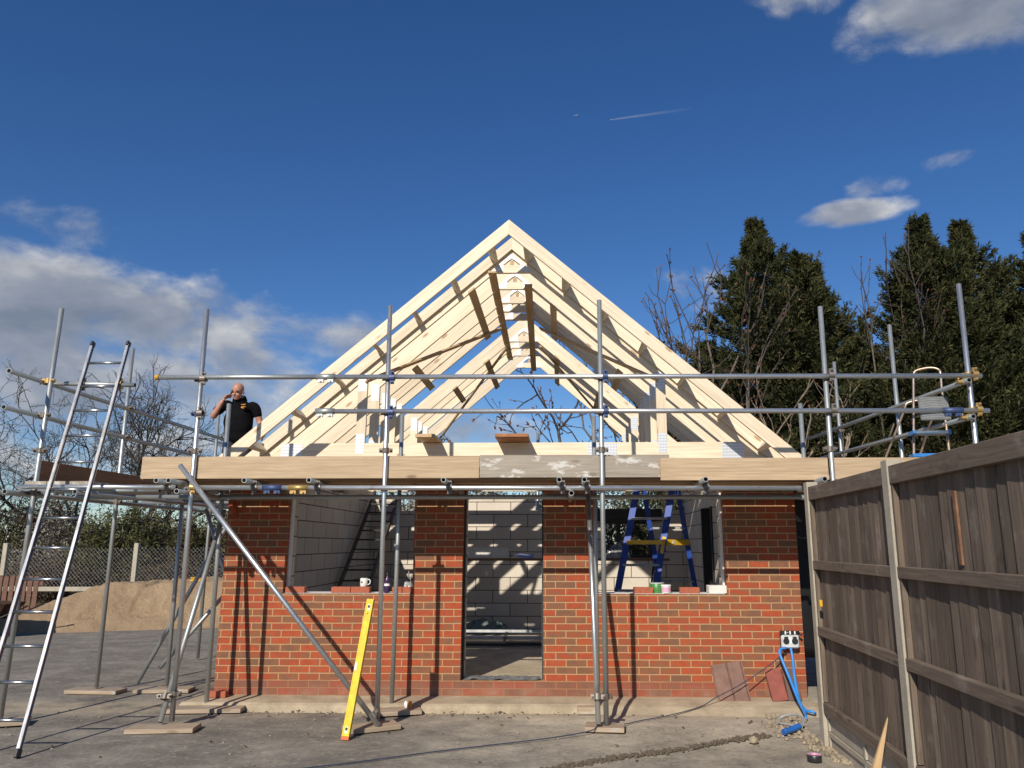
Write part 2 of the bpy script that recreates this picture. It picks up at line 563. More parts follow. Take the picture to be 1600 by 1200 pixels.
def frame(p0, p1, up=(0, 0, 1)):
    """matrix at the middle of p0-p1: local X runs p0 to p1, local Z as near to up as it gets"""
    p0, p1 = Vector(p0), Vector(p1)
    x = (p1 - p0).normalized()
    u = Vector(up)
    if abs(x.dot(u.normalized())) > .999:
        u = Vector((0, 1, 0))
    y = u.cross(x).normalized()
    z = x.cross(y)
    Mx = Matrix((x, y, z)).transposed().to_4x4()
    Mx.translation = (p0 + p1) / 2
    return Mx, (p1 - p0).length


def bbox(bm, lo, hi, Mx=None, mi=0):
    vs = []
    for x in (lo[0], hi[0]):
        for y in (lo[1], hi[1]):
            for z in (lo[2], hi[2]):
                v = Vector((x, y, z))
                vs.append(bm.verts.new(Mx @ v if Mx else v))
    for f in ((0, 1, 3, 2), (4, 6, 7, 5), (0, 4, 5, 1), (2, 3, 7, 6), (0, 2, 6, 4), (1, 5, 7, 3)):
        bm.faces.new([vs[i] for i in f]).material_index = mi
    return bm


def box(name, lo, hi, m, parent=None, bevel=.002, grain='x'):
    """a box given by its world corners; its local X is the grain"""
    lo, hi = Vector(lo), Vector(hi)
    c = (lo + hi) / 2
    h = (hi - lo) / 2
    if grain == 'x':
        Mx = Matrix.Translation(c)
        l = h
    elif grain == 'y':
        Mx = Matrix.Translation(c) @ Matrix.Rotation(R(90), 4, 'Z')
        l = Vector((h.y, h.x, h.z))
    else:
        Mx = Matrix.Translation(c) @ Matrix.Rotation(R(-90), 4, 'Y')
        l = Vector((h.z, h.y, h.x))
    bm = bbox(bmesh.new(), -l, l)
    return obj(name, bm, m, parent, Mx, bevel=bevel)


def beam(name, p0, p1, w, t, m, parent=None, up=(0, 0, 1), bevel=.002):
    """a sawn piece from p0 to p1, w across and t along up"""
    Mx, L = frame(p0, p1, up)
    bm = bbox(bmesh.new(), (-L / 2, -w / 2, -t / 2), (L / 2, w / 2, t / 2))
    return obj(name, bm, m, parent, Mx, bevel=bevel)


def prism(name, pts, y0, y1, m, parent=None, d=(1, 0), bevel=.0015):
    """polygon pts (x, z) swept from y0 to y1; grain along d"""
    cx = sum(p[0] for p in pts) / len(pts)
    cz = sum(p[1] for p in pts) / len(pts)
    a = Vector((d[0], 0, d[1])).normalized()
    zz = Vector((-d[1], 0, d[0])).normalized()
    Mx = Matrix((a, Vector((0, 1, 0)), zz)).transposed().to_4x4()
    Mx.translation = (cx, (y0 + y1) / 2, cz)
    inv = Mx.inverted()
    bm = bmesh.new()
    A = [bm.verts.new(inv @ Vector((p[0], y0, p[1]))) for p in pts]
    B = [bm.verts.new(inv @ Vector((p[0], y1, p[1]))) for p in pts]
    n = len(pts)
    bm.faces.new(A)
    bm.faces.new(B[::-1])
    for i in range(n):
        bm.faces.new((A[i], B[i], B[(i + 1) % n], A[(i + 1) % n]))
    bmesh.ops.recalc_face_normals(bm, faces=bm.faces[:])
    return obj(name, bm, m, parent, Mx, bevel=bevel)


def tube_bm(bm, pts, r, seg=10, r1=None, cap=True, mi=0):
    """round bar through pts"""
    pts = [Vector(p) for p in pts]
    n = len(pts)
    rings = []
    prev = None
    for i, p in enumerate(pts):
        d = (pts[min(i + 1, n - 1)] - pts[max(i - 1, 0)]).normalized()
        if prev is None:
            a = d.orthogonal().normalized()
        else:
            a = (prev - d * prev.dot(d))
            a = a.normalized() if a.length > 1e-6 else d.orthogonal().normalized()
        prev = a
        bq = d.cross(a)
        rr = r if r1 is None else r + (r1 - r) * i / (n - 1)
        rings.append([bm.verts.new(p + (a * math.cos(2 * math.pi * k / seg) + bq * math.sin(2 * math.pi * k / seg)) * rr) for k in range(seg)])
    for i in range(n - 1):
        for k in range(seg):
            f = bm.faces.new((rings[i][k], rings[i][(k + 1) % seg], rings[i + 1][(k + 1) % seg], rings[i + 1][k]))
            f.smooth = True
            f.material_index = mi
    if cap:
        bm.faces.new(rings[0][::-1]).material_index = mi
        bm.faces.new(rings[-1]).material_index = mi
    return rings


def bar(name, pts, r, m, parent=None, seg=10, r1=None, origin=None):
    pts = [Vector(p) for p in pts]
    o = Vector(origin) if origin else pts[0]
    bm = bmesh.new()
    tube_bm(bm, [p - o for p in pts], r, seg, r1)
    return obj(name, bm, m, parent, Matrix.Translation(o))


def pipe(name, p0, p1, m, parent=None, r=.0242, seg=14):
    """open scaffold tube, hollow at both ends"""
    Mx, L = frame(p0, p1)
    bm = bmesh.new()
    ri = r - .004
    rg = []
    for (x, q) in ((-L / 2 + .12, ri), (-L / 2, ri), (-L / 2, r), (L / 2, r), (L / 2, ri), (L / 2 - .12, ri)):
        rg.append([bm.verts.new((x, q * math.cos(2 * math.pi * k / seg), q * math.sin(2 * math.pi * k / seg))) for k in range(seg)])
    for i in range(5):
        for k in range(seg):
            f = bm.faces.new((rg[i][k], rg[i][(k + 1) % seg], rg[i + 1][(k + 1) % seg], rg[i + 1][k]))
            f.smooth = i in (0, 2, 4)
            f.material_index = 1 if i in (0, 4) else 0
    for g in (rg[0][::-1], rg[5]):
        bm.faces.new(g).material_index = 1
    bmesh.ops.recalc_face_normals(bm, faces=bm.faces[:])
    return obj(name, bm, [m, 'tube_inside'], parent, Mx)


def copy_tree(o, off=None, parent=None):
    c = o.copy()
    COL.objects.link(c)
    if parent is not None:
        c.parent = parent
    if off is not None:
        c.location = c.location + Vector(off)
    for ch in [x for x in bpy.data.objects if x.parent == o]:
        copy_tree(ch, None, c)
    return c


def lathe(bm, prof, seg=20, c=(0, 0, 0), mi=0):
    rg = []
    for (r, z) in prof:
        rg.append([bm.verts.new((c[0] + max(r, 1e-4) * math.cos(2 * math.pi * k / seg), c[1] + max(r, 1e-4) * math.sin(2 * math.pi * k / seg), c[2] + z)) for k in range(seg)])
    for i in range(len(rg) - 1):
        for k in range(seg):
            f = bm.faces.new((rg[i][k], rg[i][(k + 1) % seg], rg[i + 1][(k + 1) % seg], rg[i + 1][k]))
            f.smooth = True
            f.material_index = mi
    return bm


def from_arrays(name, V, F, m, parent=None, Mx=None, smooth=False):
    """V (n,3), F (k, 3 or 4): quick mesh from numpy"""
    me = bpy.data.meshes.new(name)
    k, s = F.shape
    me.vertices.add(len(V))
    me.vertices.foreach_set('co', V.astype(np.float32).ravel())
    me.loops.add(k * s)
    me.loops.foreach_set('vertex_index', F.astype(np.int32).ravel())
    me.polygons.add(k)
    me.polygons.foreach_set('loop_start', np.arange(0, k * s, s, dtype=np.int32))
    me.polygons.foreach_set('loop_total', np.full(k, s, dtype=np.int32))
    if smooth:
        me.polygons.foreach_set('use_smooth', np.ones(k, dtype=bool))
    me.update(calc_edges=True)
    me.materials.append(M[m])
    return link(bpy.data.objects.new(name, me), parent, Mx)
# ------------------------------------------------------------------ ground
def ground():
    xs = sorted(set([-400, -200, -100, -60, -40, -28] + [x * .5 for x in range(-40, 41)] + [28, 40, 60, 100, 200, 400]))
    ys = sorted(set([-400, -200, -100, -50, -25, -10, -4] + [y * .25 for y in range(0, 81)] + [21, 22, 24, 26, 30, 36, 45, 60, 90, 140, 220, 400, 800]))
    bm = bmesh.new()
    g = []
    for y in ys:
        row = []
        for x in xs:
            z = 0
            if 2 < y < 30 and abs(x) < 20:
                z = .012 * (mnoise.noise(Vector((x * .9, y * .9, 0))) - .4)
                if -4 < x < 2.8 and y > 8.3:
                    z = -.03
            row.append(bm.verts.new((x, y, z)))
        g.append(row)
    for j in range(len(ys) - 1):
        for i in range(len(xs) - 1):
            bm.faces.new((g[j][i], g[j][i + 1], g[j + 1][i + 1], g[j + 1][i]))
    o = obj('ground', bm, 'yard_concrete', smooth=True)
    tag(o, 'dusty grey concrete and tarmac yard in front of the garage', kind='structure')


ground()


def footing():
    """rough concrete strip under the front wall, with an uneven front edge"""
    bm = bmesh.new()
    n = 90
    rows = []
    for i in range(n + 1):
        x = -3.98 + i * (2.66 + 3.98) / n
        w = mnoise.noise(Vector((x * 1.3, 0, 3))) * .05 + mnoise.noise(Vector((x * 6, 0, 1))) * .018
        f = 8.42 + w + (.14 if x > .35 else 0) * min(1, max(0, (x - .2) / .3))
        zt = .072 + .006 * mnoise.noise(Vector((x * 4, 2, 0)))
        fall = .035 + .45 * min(1, max(0, (x - .1) / .5))
        rows.append([bm.verts.new((x, y, z)) for (y, z) in ((f - fall, -.05), (f - .012 - fall * .25, zt - .022), (f + .02, zt - .004), (8.62, zt + .002), (8.86, .076))])
    for i in range(n):
        for k in range(4):
            bm.faces.new((rows[i][k], rows[i + 1][k], rows[i + 1][k + 1], rows[i][k + 1]))
    for r_, s in ((rows[0], 1), (rows[-1], -1)):
        e = [bm.verts.new((r_[0].co.x, 8.86, -.05))]
        bm.faces.new((r_ + e)[::s])
    o = obj('concrete_footing', bm, 'footing_concrete')
    tag(o, 'pale rough concrete footing strip along the foot of the brick front', kind='structure')


footing()

# ------------------------------------------------------------------ the garage
garage = empty('brick_garage', (-.6, 8.8, 0), 'unfinished red brick garage with open window and door gaps and pale block inner walls', 'building')


def wall_grid(name, us, zs, solid, t0, t1, axis, m, parent):
    """a wall of cells: us along the wall, zs up, thickness t0..t1; no faces between solid neighbours"""
    bm = bmesh.new()
    cache = {}

    def V(u, t, z):
        k = (round(u, 4), round(t, 4), round(z, 4))
        if k not in cache:
            cache[k] = bm.verts.new((u, t, z) if axis == 'x' else (t, u, z))
        return cache[k]
    nu, nz = len(us) - 1, len(zs) - 1
    ok = lambda i, j: 0 <= i < nu and 0 <= j < nz and solid(i, j)
    for i in range(nu):
        for j in range(nz):
            if not ok(i, j):
                continue
            a, b_, c, d = us[i], us[i + 1], zs[j], zs[j + 1]
            bm.faces.new((V(a, t0, c), V(b_, t0, c), V(b_, t0, d), V(a, t0, d)))
            bm.faces.new((V(a, t1, c), V(a, t1, d), V(b_, t1, d), V(b_, t1, c)))
            if not ok(i - 1, j):
                bm.faces.new((V(a, t0, c), V(a, t0, d), V(a, t1, d), V(a, t1, c)))
            if not ok(i + 1, j):
                bm.faces.new((V(b_, t0, c), V(b_, t1, c), V(b_, t1, d), V(b_, t0, d)))
            if not ok(i, j - 1):
                bm.faces.new((V(a, t0, c), V(a, t1, c), V(b_, t1, c), V(b_, t0, c)))
            if not ok(i, j + 1):
                bm.faces.new((V(a, t0, d), V(b_, t0, d), V(b_, t1, d), V(a, t1, d)))
    bmesh.ops.recalc_face_normals(bm, faces=bm.faces[:])
    return obj(name, bm, m, parent)


XW = [-3.80, -3.11, -1.655, -1.10, -.195, .396, 1.83, 2.63]
ZF = [.076, .232, 1.145, 2.33, 2.55]
front_open = lambda i, j: not ((i in (1, 5) and j == 2) or (i == 3 and j in (1, 2)))
wall_grid('brick_wall', XW, ZF, front_open, 8.8, 8.9025, 'x', 'red_brick', garage)['label'] = 'brick front wall with two window gaps and a doorway'
XI = [-3.497, -3.09, -1.675, -1.08, -.215, .416, 1.81, 2.277]
wall_grid('block_wall', XI, [.05, .2, 1.145, 2.33, 2.55], front_open, 9.0, 9.1, 'x', 'aircrete_block', garage)
wall_grid('brick_wall', [8.905, 14.6], [.076, 2.55], lambda i, j: True, -3.8, -3.6975, 'y', 'red_brick', garage)
wall_grid('block_wall', [8.95, 14.397], [.05, 2.55], lambda i, j: True, -3.6, -3.5, 'y', 'aircrete_block', garage)
side_open = lambda i, j: not (i == 1 and j == 1)
wall_grid('brick_wall', [8.905, 11.75, 12.65, 14.6], [.076, .22, 2.26, 2.55], side_open, 2.5275, 2.63, 'y', 'red_brick', garage)
wall_grid('block_wall', [8.95, 11.77, 12.63, 14.397], [.05, .21, 2.25, 2.55], side_open, 2.28, 2.38, 'y', 'aircrete_block', garage)
XB = [-3.497, -3.05, -2.2, -1.36, -.46, .74, 1.66, 2.277]
tops = [1, 0, 1, 1, 0, 0, 0]


def back_solid(i, j):
    if i == 5 and j in (1, 2):
        return False
    if j == 3:
        return tops[i] == 1
    return True


wall_grid('block_wall', XB, [.05, 1.44, 2.1, 2.30, 2.52], back_solid, 14.3, 14.4, 'x', 'aircrete_block', garage)['label'] = 'rear block wall with a stepped unfinished top'
wall_grid('brick_wall', [-3.69, .72, 1.68, 2.52], [.076, 1.42, 2.1, 2.28], lambda i, j: not (i == 1 and j == 1), 14.5, 14.6, 'x', 'red_brick', garage)
box('floor_slab', (-3.498, 9.0, .0), (2.278, 14.3, .2), 'footing_concrete', garage)
box('wall_plate', (-3.62, 8.96, 2.552), (-3.50, 14.5, 2.648), 'new_timber', garage, grain='y')
box('wall_plate', (2.28, 8.96, 2.552), (2.40, 14.5, 2.648), 'new_timber', garage, grain='y')
for x0, x1 in ((1.812, 1.842), (-3.118, -3.093), (-1.672, -1.645), (.385, .412)):
    box('cavity_closer', (x0, 8.904, 1.15), (x1, 8.998, 2.33), 'white_plastic', garage)
for x0, x1 in ((-1.107, -1.083), (-.212, -.188)):
    box('cavity_closer', (x0, 8.904, .2), (x1, 8.998, 2.33), 'dpc_black', garage)
for x0, x1 in ((-3.09, -1.675), (.416, 1.81)):
    box('cavity_tray', (x0, 8.8, 1.1465), (x1, 9.1, 1.151), 'white_plastic', garage)
# doorway threshold: a crumpled strip of damp-proof sheet
bm = bmesh.new()
n = 60
rows = []
for i in range(n + 1):
    x = -1.07 + i * .84 / n
    rows.append([bm.verts.new((x, 8.83 + k * .07, .236 + max(0, .028 * mnoise.noise(Vector((x * 11, k * 1.7, 5))) + .012 * mnoise.noise(Vector((x * 31, k * 3, 2)))))) for k in range(5)])
for i in range(n):
    for k in range(4):
        bm.faces.new((rows[i][k], rows[i + 1][k], rows[i + 1][k + 1], rows[i][k + 1]))
obj('damp_proof_sheet', bm, 'polythene_grey', garage, smooth=True)
bm = bmesh.new()  # added black panel, stands in for the shade in the gap by the fence
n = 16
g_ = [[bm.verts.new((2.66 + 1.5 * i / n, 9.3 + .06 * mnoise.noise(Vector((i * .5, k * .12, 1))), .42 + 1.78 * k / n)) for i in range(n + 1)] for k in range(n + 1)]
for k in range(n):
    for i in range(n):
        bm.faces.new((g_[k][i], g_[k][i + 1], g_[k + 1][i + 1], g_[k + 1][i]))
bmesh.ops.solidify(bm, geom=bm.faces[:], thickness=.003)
tag(obj('shade_backdrop', bm, 'dpc_black', smooth=True), 'added black sheeting hung in the narrow gap between the right brick corner and the fence', 'backdrop')
# rear window frame
fr = box('window_frame', (.742, 14.33, 1.445), (.792, 14.38, 2.098), 'window_black', garage)
for lo, hi in (((1.61, 14.33, 1.445), (1.658, 14.38, 2.098)), ((.794, 14.33, 1.445), (1.608, 14.38, 1.49)), ((.794, 14.33, 2.05), (1.608, 14.38, 2.098)), ((1.02, 14.335, 1.492), (1.10, 14.375, 2.048))):
    box('frame_bar', lo, hi, 'window_black', fr)
box('lintel', (.55, 14.24, 2.102), (1.85, 14.298, 2.32), 'window_black', garage)
# side doorway: dark frame
for lo, hi in (((2.26, 11.772, .215), (2.40, 11.83, 2.248)), ((2.26, 12.57, .215), (2.40, 12.628, 2.248))):
    box('door_frame', lo, hi, 'window_black', garage)
box('gap_shade_strip', (2.634, 8.86, .02), (2.65, 9.2, 2.2), 'dpc_black', garage)  # dark strip added for the shade between brick corner and fence

# ------------------------------------------------------------------ roof trusses
XC, ZA, SL = -.59, 5.453, .865
CS = math.cos(math.atan(SL))


def make_truss(y):
    t = .045
    y0, y1 = y, y + t
    root = empty('roof_truss', (XC, y, 2.65))
    rv = .26
    L = 3.42
    for s in (-1, 1):
        pts = [(XC, ZA), (XC + s * L, ZA - SL * L), (XC + s * L, ZA - SL * L - .13), (XC + s * (L - .15), ZA - SL * (L - .15) - rv), (XC, ZA - rv)]
        prism('rafter', pts, y0, y1, 'new_timber', root, (1, -s * SL))
        zt = 2.87
        xt = (ZA - rv - zt) / SL
        xp = 1.745
        zp = lambda x: ZA - rv - SL * x
        prism('knee_post', [(XC + s * xp, zt), (XC + s * (xp + .115), zt), (XC + s * (xp + .115), zp(xp + .115)), (XC + s * xp, zp(xp))], y0, y1, 'new_timber', root, (0, 1))
        # toothed plates: knee top, knee foot, heel
        for (cx, cz, w, h) in ((xp + .06, zp(xp + .06) - .02, .10, .22), (xp + .06, zt - .01, .10, .24), (xt - .06, 2.765, .26, .19)):
            box('nail_plate', (XC + s * cx - w / 2, y0 - .003, cz - h / 2), (XC + s * cx + w / 2, y0 - .0004, cz + h / 2), 'nail_plate_steel', root, bevel=0)
        q = [(XC + s * .005, 5.245), (XC + s * .262, 5.016), (XC + s * .11, 5.016), (XC + s * .11, 5.12), (XC + s * .005, 5.185)]
        prism('nail_plate', q, y0 - .003, y0 - .0004, 'nail_plate_steel', root, bevel=0)
    xe = (ZA - rv - 2.87) / SL
    xb = (ZA - rv - 2.65) / SL
    prism('tie_beam', [(XC - xe, 2.869), (XC + xe, 2.869), (XC + xb, 2.65), (XC - xb, 2.65)], y0, y1, 'new_timber', root)
    box('nail_plate', (XC + .92, y0 - .003, 2.665), (XC + 1.26, y0 - .0004, 2.855), 'nail_plate_steel', root, bevel=0)
    xk = (ZA - rv - 5.0) / SL
    xk2 = (ZA - rv - 5.10) / SL
    prism('collar', [(XC - xk, 5.0), (XC + xk, 5.0), (XC + xk2, 5.10), (XC - xk2, 5.10)], y0, y1, 'new_timber', root)
    box('king_block', (XC - .022, y0 + .002, 5.102), (XC + .022, y1 - .002, 5.165), 'raw_board', root, grain='z')
    return root


TY = [9.08, 9.71, 10.32, 10.72, 11.14, 12.41, 12.84, 13.39, 14.34]
TL = ['pale timber roof truss nearest the front, just behind the gable ladder',
      'pale timber roof truss, second back from the gable ladder',
      'pale timber roof truss, third back, in the middle of the front five',
      'pale timber roof truss, fourth of the front five, last but one before the open gap',
      'pale timber roof truss on the front side of the wide open gap in the roof',
      'pale timber roof truss on the far side of the wide open gap in the roof',
      'pale timber roof truss, first behind the one on the far side of the gap',
      'pale timber roof truss, last but one from the rear wall',
      'rearmost pale timber roof truss, standing over the rear block wall']
tr0 = make_truss(TY[0])
for i, y in enumerate(TY):
    o = tr0 if i == 0 else copy_tree(tr0, (0, y - TY[0], 0))
    tag(o, TL[i], 'roof truss', 'roof trusses of the garage')

gl = empty('gable_ladder', (XC, 8.5, 2.6), 'overhanging frame of two pale rafter pairs joined by short blocks at the roof front', 'gable ladder')
for (y0, y1, dv) in ((8.5, 8.538, .186), (9.036, 9.074, .158)):
    for s in (-1, 1):
        L = 3.50
        prism('rafter', [(XC, ZA), (XC + s * L, ZA - SL * L), (XC + s * L, ZA - SL * L - .10), (XC + s * (L - .1), ZA - SL * (L - .1) - dv), (XC, ZA - dv)], y0, y1, 'new_timber', gl, (1, -s * SL))
for s in (-1, 1):
    nv = Vector((s * SL, 0, 1)).normalized()
    for k in range(8):
        xo = .27 + .455 * k
        if xo > 3.4:
            continue
        p = Vector((XC + s * xo, 0, ZA - SL * xo)) - nv * .072
        beam('noggin', p + Vector((0, 8.539, 0)), p + Vector((0, 9.035, 0)), .045, .125, 'new_timber', gl, up=nv)

# binders and braces under the rafters
def under(xo, s, y, d=.014):
    nv = Vector((s * SL, 0, 1)).normalized()
    return Vector((XC + s * xo, y, ZA - .26 - SL * xo)) - nv * d, nv


def brace(a, b_, s, w, label, cat='timber brace', group='timber braces under the rafters', m='raw_board', name='roof_brace', d=.014):
    p, nv = under(a[0], s, a[1], d)
    q, _ = under(b_[0], s, b_[1], d)
    o = beam(name, p, q, w, .025, m, None, up=nv)
    tag(o, label, cat, group)


brace((.50, 9.0), (.50, 11.25), -1, .10, 'short brown binder under the left rafters near the ridge, front five trusses')
brace((1.36, 10.0), (1.36, 11.4), -1, .10, 'short brown binder low under the left rafters, just above the top guard rail')
brace((.52, 9.6), (.52, 11.25), 1, .10, 'short brown binder under the right rafters near the ridge, front five trusses')
brace((1.41, 10.1), (1.41, 11.3), 1, .10, 'short brown binder low under the right rafters, crossing the top guard rail')
brace((.62, 12.3), (.62, 14.5), -1, .10, 'short brown binder under the left rafters of the rear trusses, nearer the ridge')
brace((1.14, 12.3), (1.14, 13.5), -1, .10, 'short brown binder under the left rafters of the rear trusses, the lower one')
brace((.55, 12.3), (.55, 14.5), 1, .10, 'short brown binder under the right rafters of the rear trusses, nearer the ridge')
brace((1.25, 12.3), (1.25, 13.9), 1, .10, 'short brown binder under the right rafters of the rear trusses, the lower one')
brace((.33, 11.2), (1.78, 9.05), -1, .07, 'long brown diagonal brace under the left rafters of the front trusses', d=.041)
brace((.33, 11.2), (1.78, 9.05), 1, .07, 'long brown diagonal brace under the right rafters of the front trusses', d=.041)
brace((.30, 12.35), (1.72, 14.5), -1, .07, 'brown diagonal brace under the left rafters of the rear trusses', d=.041)
brace((.30, 12.35), (1.72, 14.5), 1, .07, 'brown diagonal brace under the right rafters of the rear trusses', d=.041)
for (x0, x1, y0, y1, lab) in ((-.83, -.90, 9.0, 13.6, 'left of the two long brown boards nailed lengthways under the collars'), (-.40, -.50, 9.5, 14.5, 'right of the two long brown boards nailed lengthways under the collars')):
    o = beam('ridge_binder', (x0, y0, 4.985), (x1, y1, 4.985), .10, .026, 'raw_board')
    tag(o, lab, 'timber board', 'long boards under the collars')
for (x0, x1, lab) in ((-1.645, -1.425, 'grey brown loose board end lying over the front tie beam, left of the two'), (-.74, -.36, 'wide orange brown loose board end lying over the front tie beam, right of the two')):
    o = box('loose_board', (x0, 8.62, 2.875), (x1, 10.9, 2.913), 'orange_wood' if x0 > -1 else 'raw_board', grain='y')
    tag(o, lab, 'board', 'loose boards on the tie beams')

# ------------------------------------------------------------------ scaffolding
scaf = empty('tube_scaffolding', (-.6, 7.6, 0), 'grey steel tube scaffolding round the front and both sides of the garage', 'scaffolding')


def P(name, a, b_, m='galvanised_tube', label=None):
    o = pipe(name, a, b_, m, scaf)
    if label:
        o['label'] = label
    return o


YF = 7.6
st = {}
for k, (x, y, z0, z1, x1, m) in dict(L1=(-5.34, 7.66, .06, 4.13, -5.27, 'galvanised_tube'), F1=(-3.655, YF, .06, 4.09, -3.68, 'bright_tube'), F2=(-1.72, YF, .06, 4.11, -1.755, 'bright_tube'), F3=(.412, YF, .06, 4.15, .412, 'galvanised_tube'),
                                    F4=(2.65, YF, .0, 4.06, 2.665, 'galvanised_tube'), F5=(4.05, YF, .0, 4.29, 4.085, 'bright_tube'), L2=(-5.385, 9.28, .06, 4.11, -5.40, 'galvanised_tube'), L3=(-5.42, 11.9, .02, 3.8, -5.42, 'galvanised_tube'),
                                    R2=(4.05, 9.2, 0, 4.32, 4.05, 'galvanised_tube'), R3=(4.05, 11.15, 0, 4.32, 4.05, 'galvanised_tube'), I1=(-3.715, 8.45, .06, 3.24, -3.74, 'galvanised_tube'), I2=(-1.765, 8.45, .06, 3.11, -1.765, 'galvanised_tube'), I3=(.375, 8.45, .03, 3.08, .375, 'galvanised_tube'),
                                    I4=(2.66, 8.45, .0, 3.21, 2.66, 'galvanised_tube'), LI=(-4.62, 9.40, .06, 2.42, -4.64, 'galvanised_tube'), LI3=(-4.45, 11.9, .02, 2.42, -4.45, 'galvanised_tube'), B1=(-.44, 14.95, 0, 3.83, -.44, 'galvanised_tube'), R4=(2.66, 12.3, 0, 3.3, 2.66, 'galvanised_tube'), LB=(-4.1, 14.6, 0, 3.4, -4.1, 'galvanised_tube')).items():
    st[k] = P('standard', (x, y, z0), (x1, y, z1), m)
# ledgers and guard rails
yo = YF - .0495
P('ledger', (-5.40, yo, 2.245), (-3.80, yo, 2.235), 'bright_tube')
P('ledger', (-3.62, yo, 2.232), (2.33, yo, 2.215), 'bright_tube')
P('ledger', (2.34, yo + .05, 2.13), (4.2, yo + .05, 2.13))
P('ledger', (-5.3, 8.40 - .0495, 2.19), (2.75, 8.45 - .0495, 2.18))
P('guard_rail', (-4.115, yo, 3.352), (-2.372, yo, 3.346))
P('guard_rail', (-2.370, yo, 3.346), (4.175, yo, 3.318), 'bright_tube')
P('guard_rail', (-2.41, yo, 2.992), (4.21, yo, 2.968), 'bright_tube')
for z in (3.345, 2.985):
    P('guard_rail', (-5.385 + .0, 7.18, z), (-5.345, 12.1, z - .03))
    P('guard_rail', (4.05 - .05, 7.45, z - .09), (4.05 - .05, 12.4, z))
P('ledger', (-5.45, 7.2, 2.18), (-5.45, 12.2, 2.18))
P('ledger', (-4.69, 7.35, 2.18), (-4.51, 12.2, 2.18))
P('ledger', (4.1, 7.3, 2.18), (4.1, 12.4, 2.18))
for x in (-3.91, -3.79, -3.05, -2.42, -1.12, -.01, .23, 1.38, 2.5):
    P('transom', (x, 7.36, 2.288), (x, 8.72, 2.262))
P('transom', (-3.70, 7.36, 2.185), (-3.74, 8.55, 2.185))
P('transom', (.105, 7.36, 2.16), (.105, 8.55, 2.16))
P('transom', (-5.39, 7.36, 2.185), (-5.39, 7.9, 2.185))
for y in (8.0, 9.33, 10.4, 11.6):
    P('transom', (-5.7, y, 2.236), (-4.2, y, 2.236))
    P('transom', (2.45, y + .1, 2.236), (4.3, y + .1, 2.236))
# braces
P('brace', (-3.76, 7.50, 2.45), (-1.675, 7.50, .045), 'bright_tube', 'long diagonal brace across the front below the deck')
P('brace', (-3.715, 7.50, .07), (-3.70, 8.46, 2.05))
P('brace', (.335, 7.52, .07), (.30, 8.40, 2.3), 'bright_tube', 'bright raking tube leaning against the front right standard')
P('brace', (-5.0, 9.45, .08), (-4.05, 9.6, 2.1))
P('brace', (-4.80, 10.4, 2.15), (-4.15, 10.8, .05), 'galvanised_tube')
P('brace', (-4.75, 9.45, .25), (-3.98, 9.75, 1.3))
# couplers
def coupler(p, d, m='coupler_steel', s=1.0, name='coupler'):
    """a clamp: cuff round the tube along d with two bolted flanges"""
    d = Vector(d).normalized()
    Mx, _ = frame(Vector(p) - d * .03, Vector(p) + d * .03, (0, -1, 0) if abs(d.y) < .5 else (0, 0, 1))
    bm = bmesh.new()
    seg = 12
    r0, r1 = .0255 * s, .034 * s
    rg = [[bm.verts.new((x, q * math.cos(2 * math.pi * k / seg), q * math.sin(2 * math.pi * k / seg))) for k in range(seg)] for (x, q) in ((-.027, r0), (-.027, r1), (.027, r1), (.027, r0))]
    for i in range(3):
        for k in range(seg):
            bm.faces.new((rg[i][k], rg[i][(k + 1) % seg], rg[i + 1][(k + 1) % seg], rg[i + 1][k]))
    for sy in (-1, 1):
        bbox(bm, (-.02, sy * .048 - .017, -.012), (.02, sy * .048 + .017, .012))
        tube_bm(bm, [(0, sy * .052, -.03), (0, sy * .052, .045)], .0065, 6)
        tube_bm(bm, [(0, sy * .052, .022), (0, sy * .052, .036)], .013, 6)
    return obj(name, bm, m, scaf, Mx)


Z = (0, 0, 1)
X = (1, 0, 0)
Y = (0, 1, 0)
for (x, cl) in ((-3.675, 'coupler_steel'), (-1.74, 'coupler_blue'), (.412, 'coupler_blue'), (2.66, 'coupler_steel'), (4.07, 'coupler_brass')):
    for z in (3.335, 2.98):
        coupler((x, YF, z), Z, cl if not (x < -3 and z < 3) else 'coupler_blue')
        coupler((x + .045, yo, z), X, cl)
for x in (-3.67, -1.74, .412, 2.65):
    coupler((x, YF, 2.60), Z, 'coupler_steel')
    coupler((x, YF, 2.225), Z, 'coupler_brass' if abs(x - .412) < .1 else 'coupler_blue' if x > -3 else 'coupler_steel')
for x in (-3.05, -2.42, -1.12, -.01, .23, 1.38, -3.91):
    coupler((x + .035, yo, 2.23), X, 'coupler_steel')
    coupler((x, 8.36, 2.26), Y, 'coupler_steel')
coupler((-3.62, 7.53, 2.235), X, 'coupler_brass')
for z in (3.345, 2.985):
    for (x, y) in ((-5.31, 7.66), (-5.395, 9.28), (-5.41, 11.9)):
        coupler((x, y, z), Z, 'coupler_brass' if z > 3 and y < 8 else 'coupler_steel')
        coupler((-5.375, y + .05, z), Y, 'coupler_steel')
    for y in (9.2, 11.15):
        coupler((4.05, y, z - .05), Z, 'coupler_steel')
    coupler((4.0, 7.55, z - .085), Y, 'coupler_brass')
for (x, y) in ((-5.31, 7.66), (-5.39, 9.28), (-4.63, 9.4), (-5.42, 11.9)):
    coupler((x, y, 2.19), Z, 'coupler_steel')
coupler((-5.30, 7.66, 2.62), Z)
coupler((-3.655, YF, .30), Z)
coupler((-3.71, 7.53, .29), (0, .43, .9))
coupler((.412, YF, .30), Z)
coupler((.333, 7.56, .30), (0, .37, .9))
coupler((-1.74, 7.52, .14), (.66, 0, -.75))


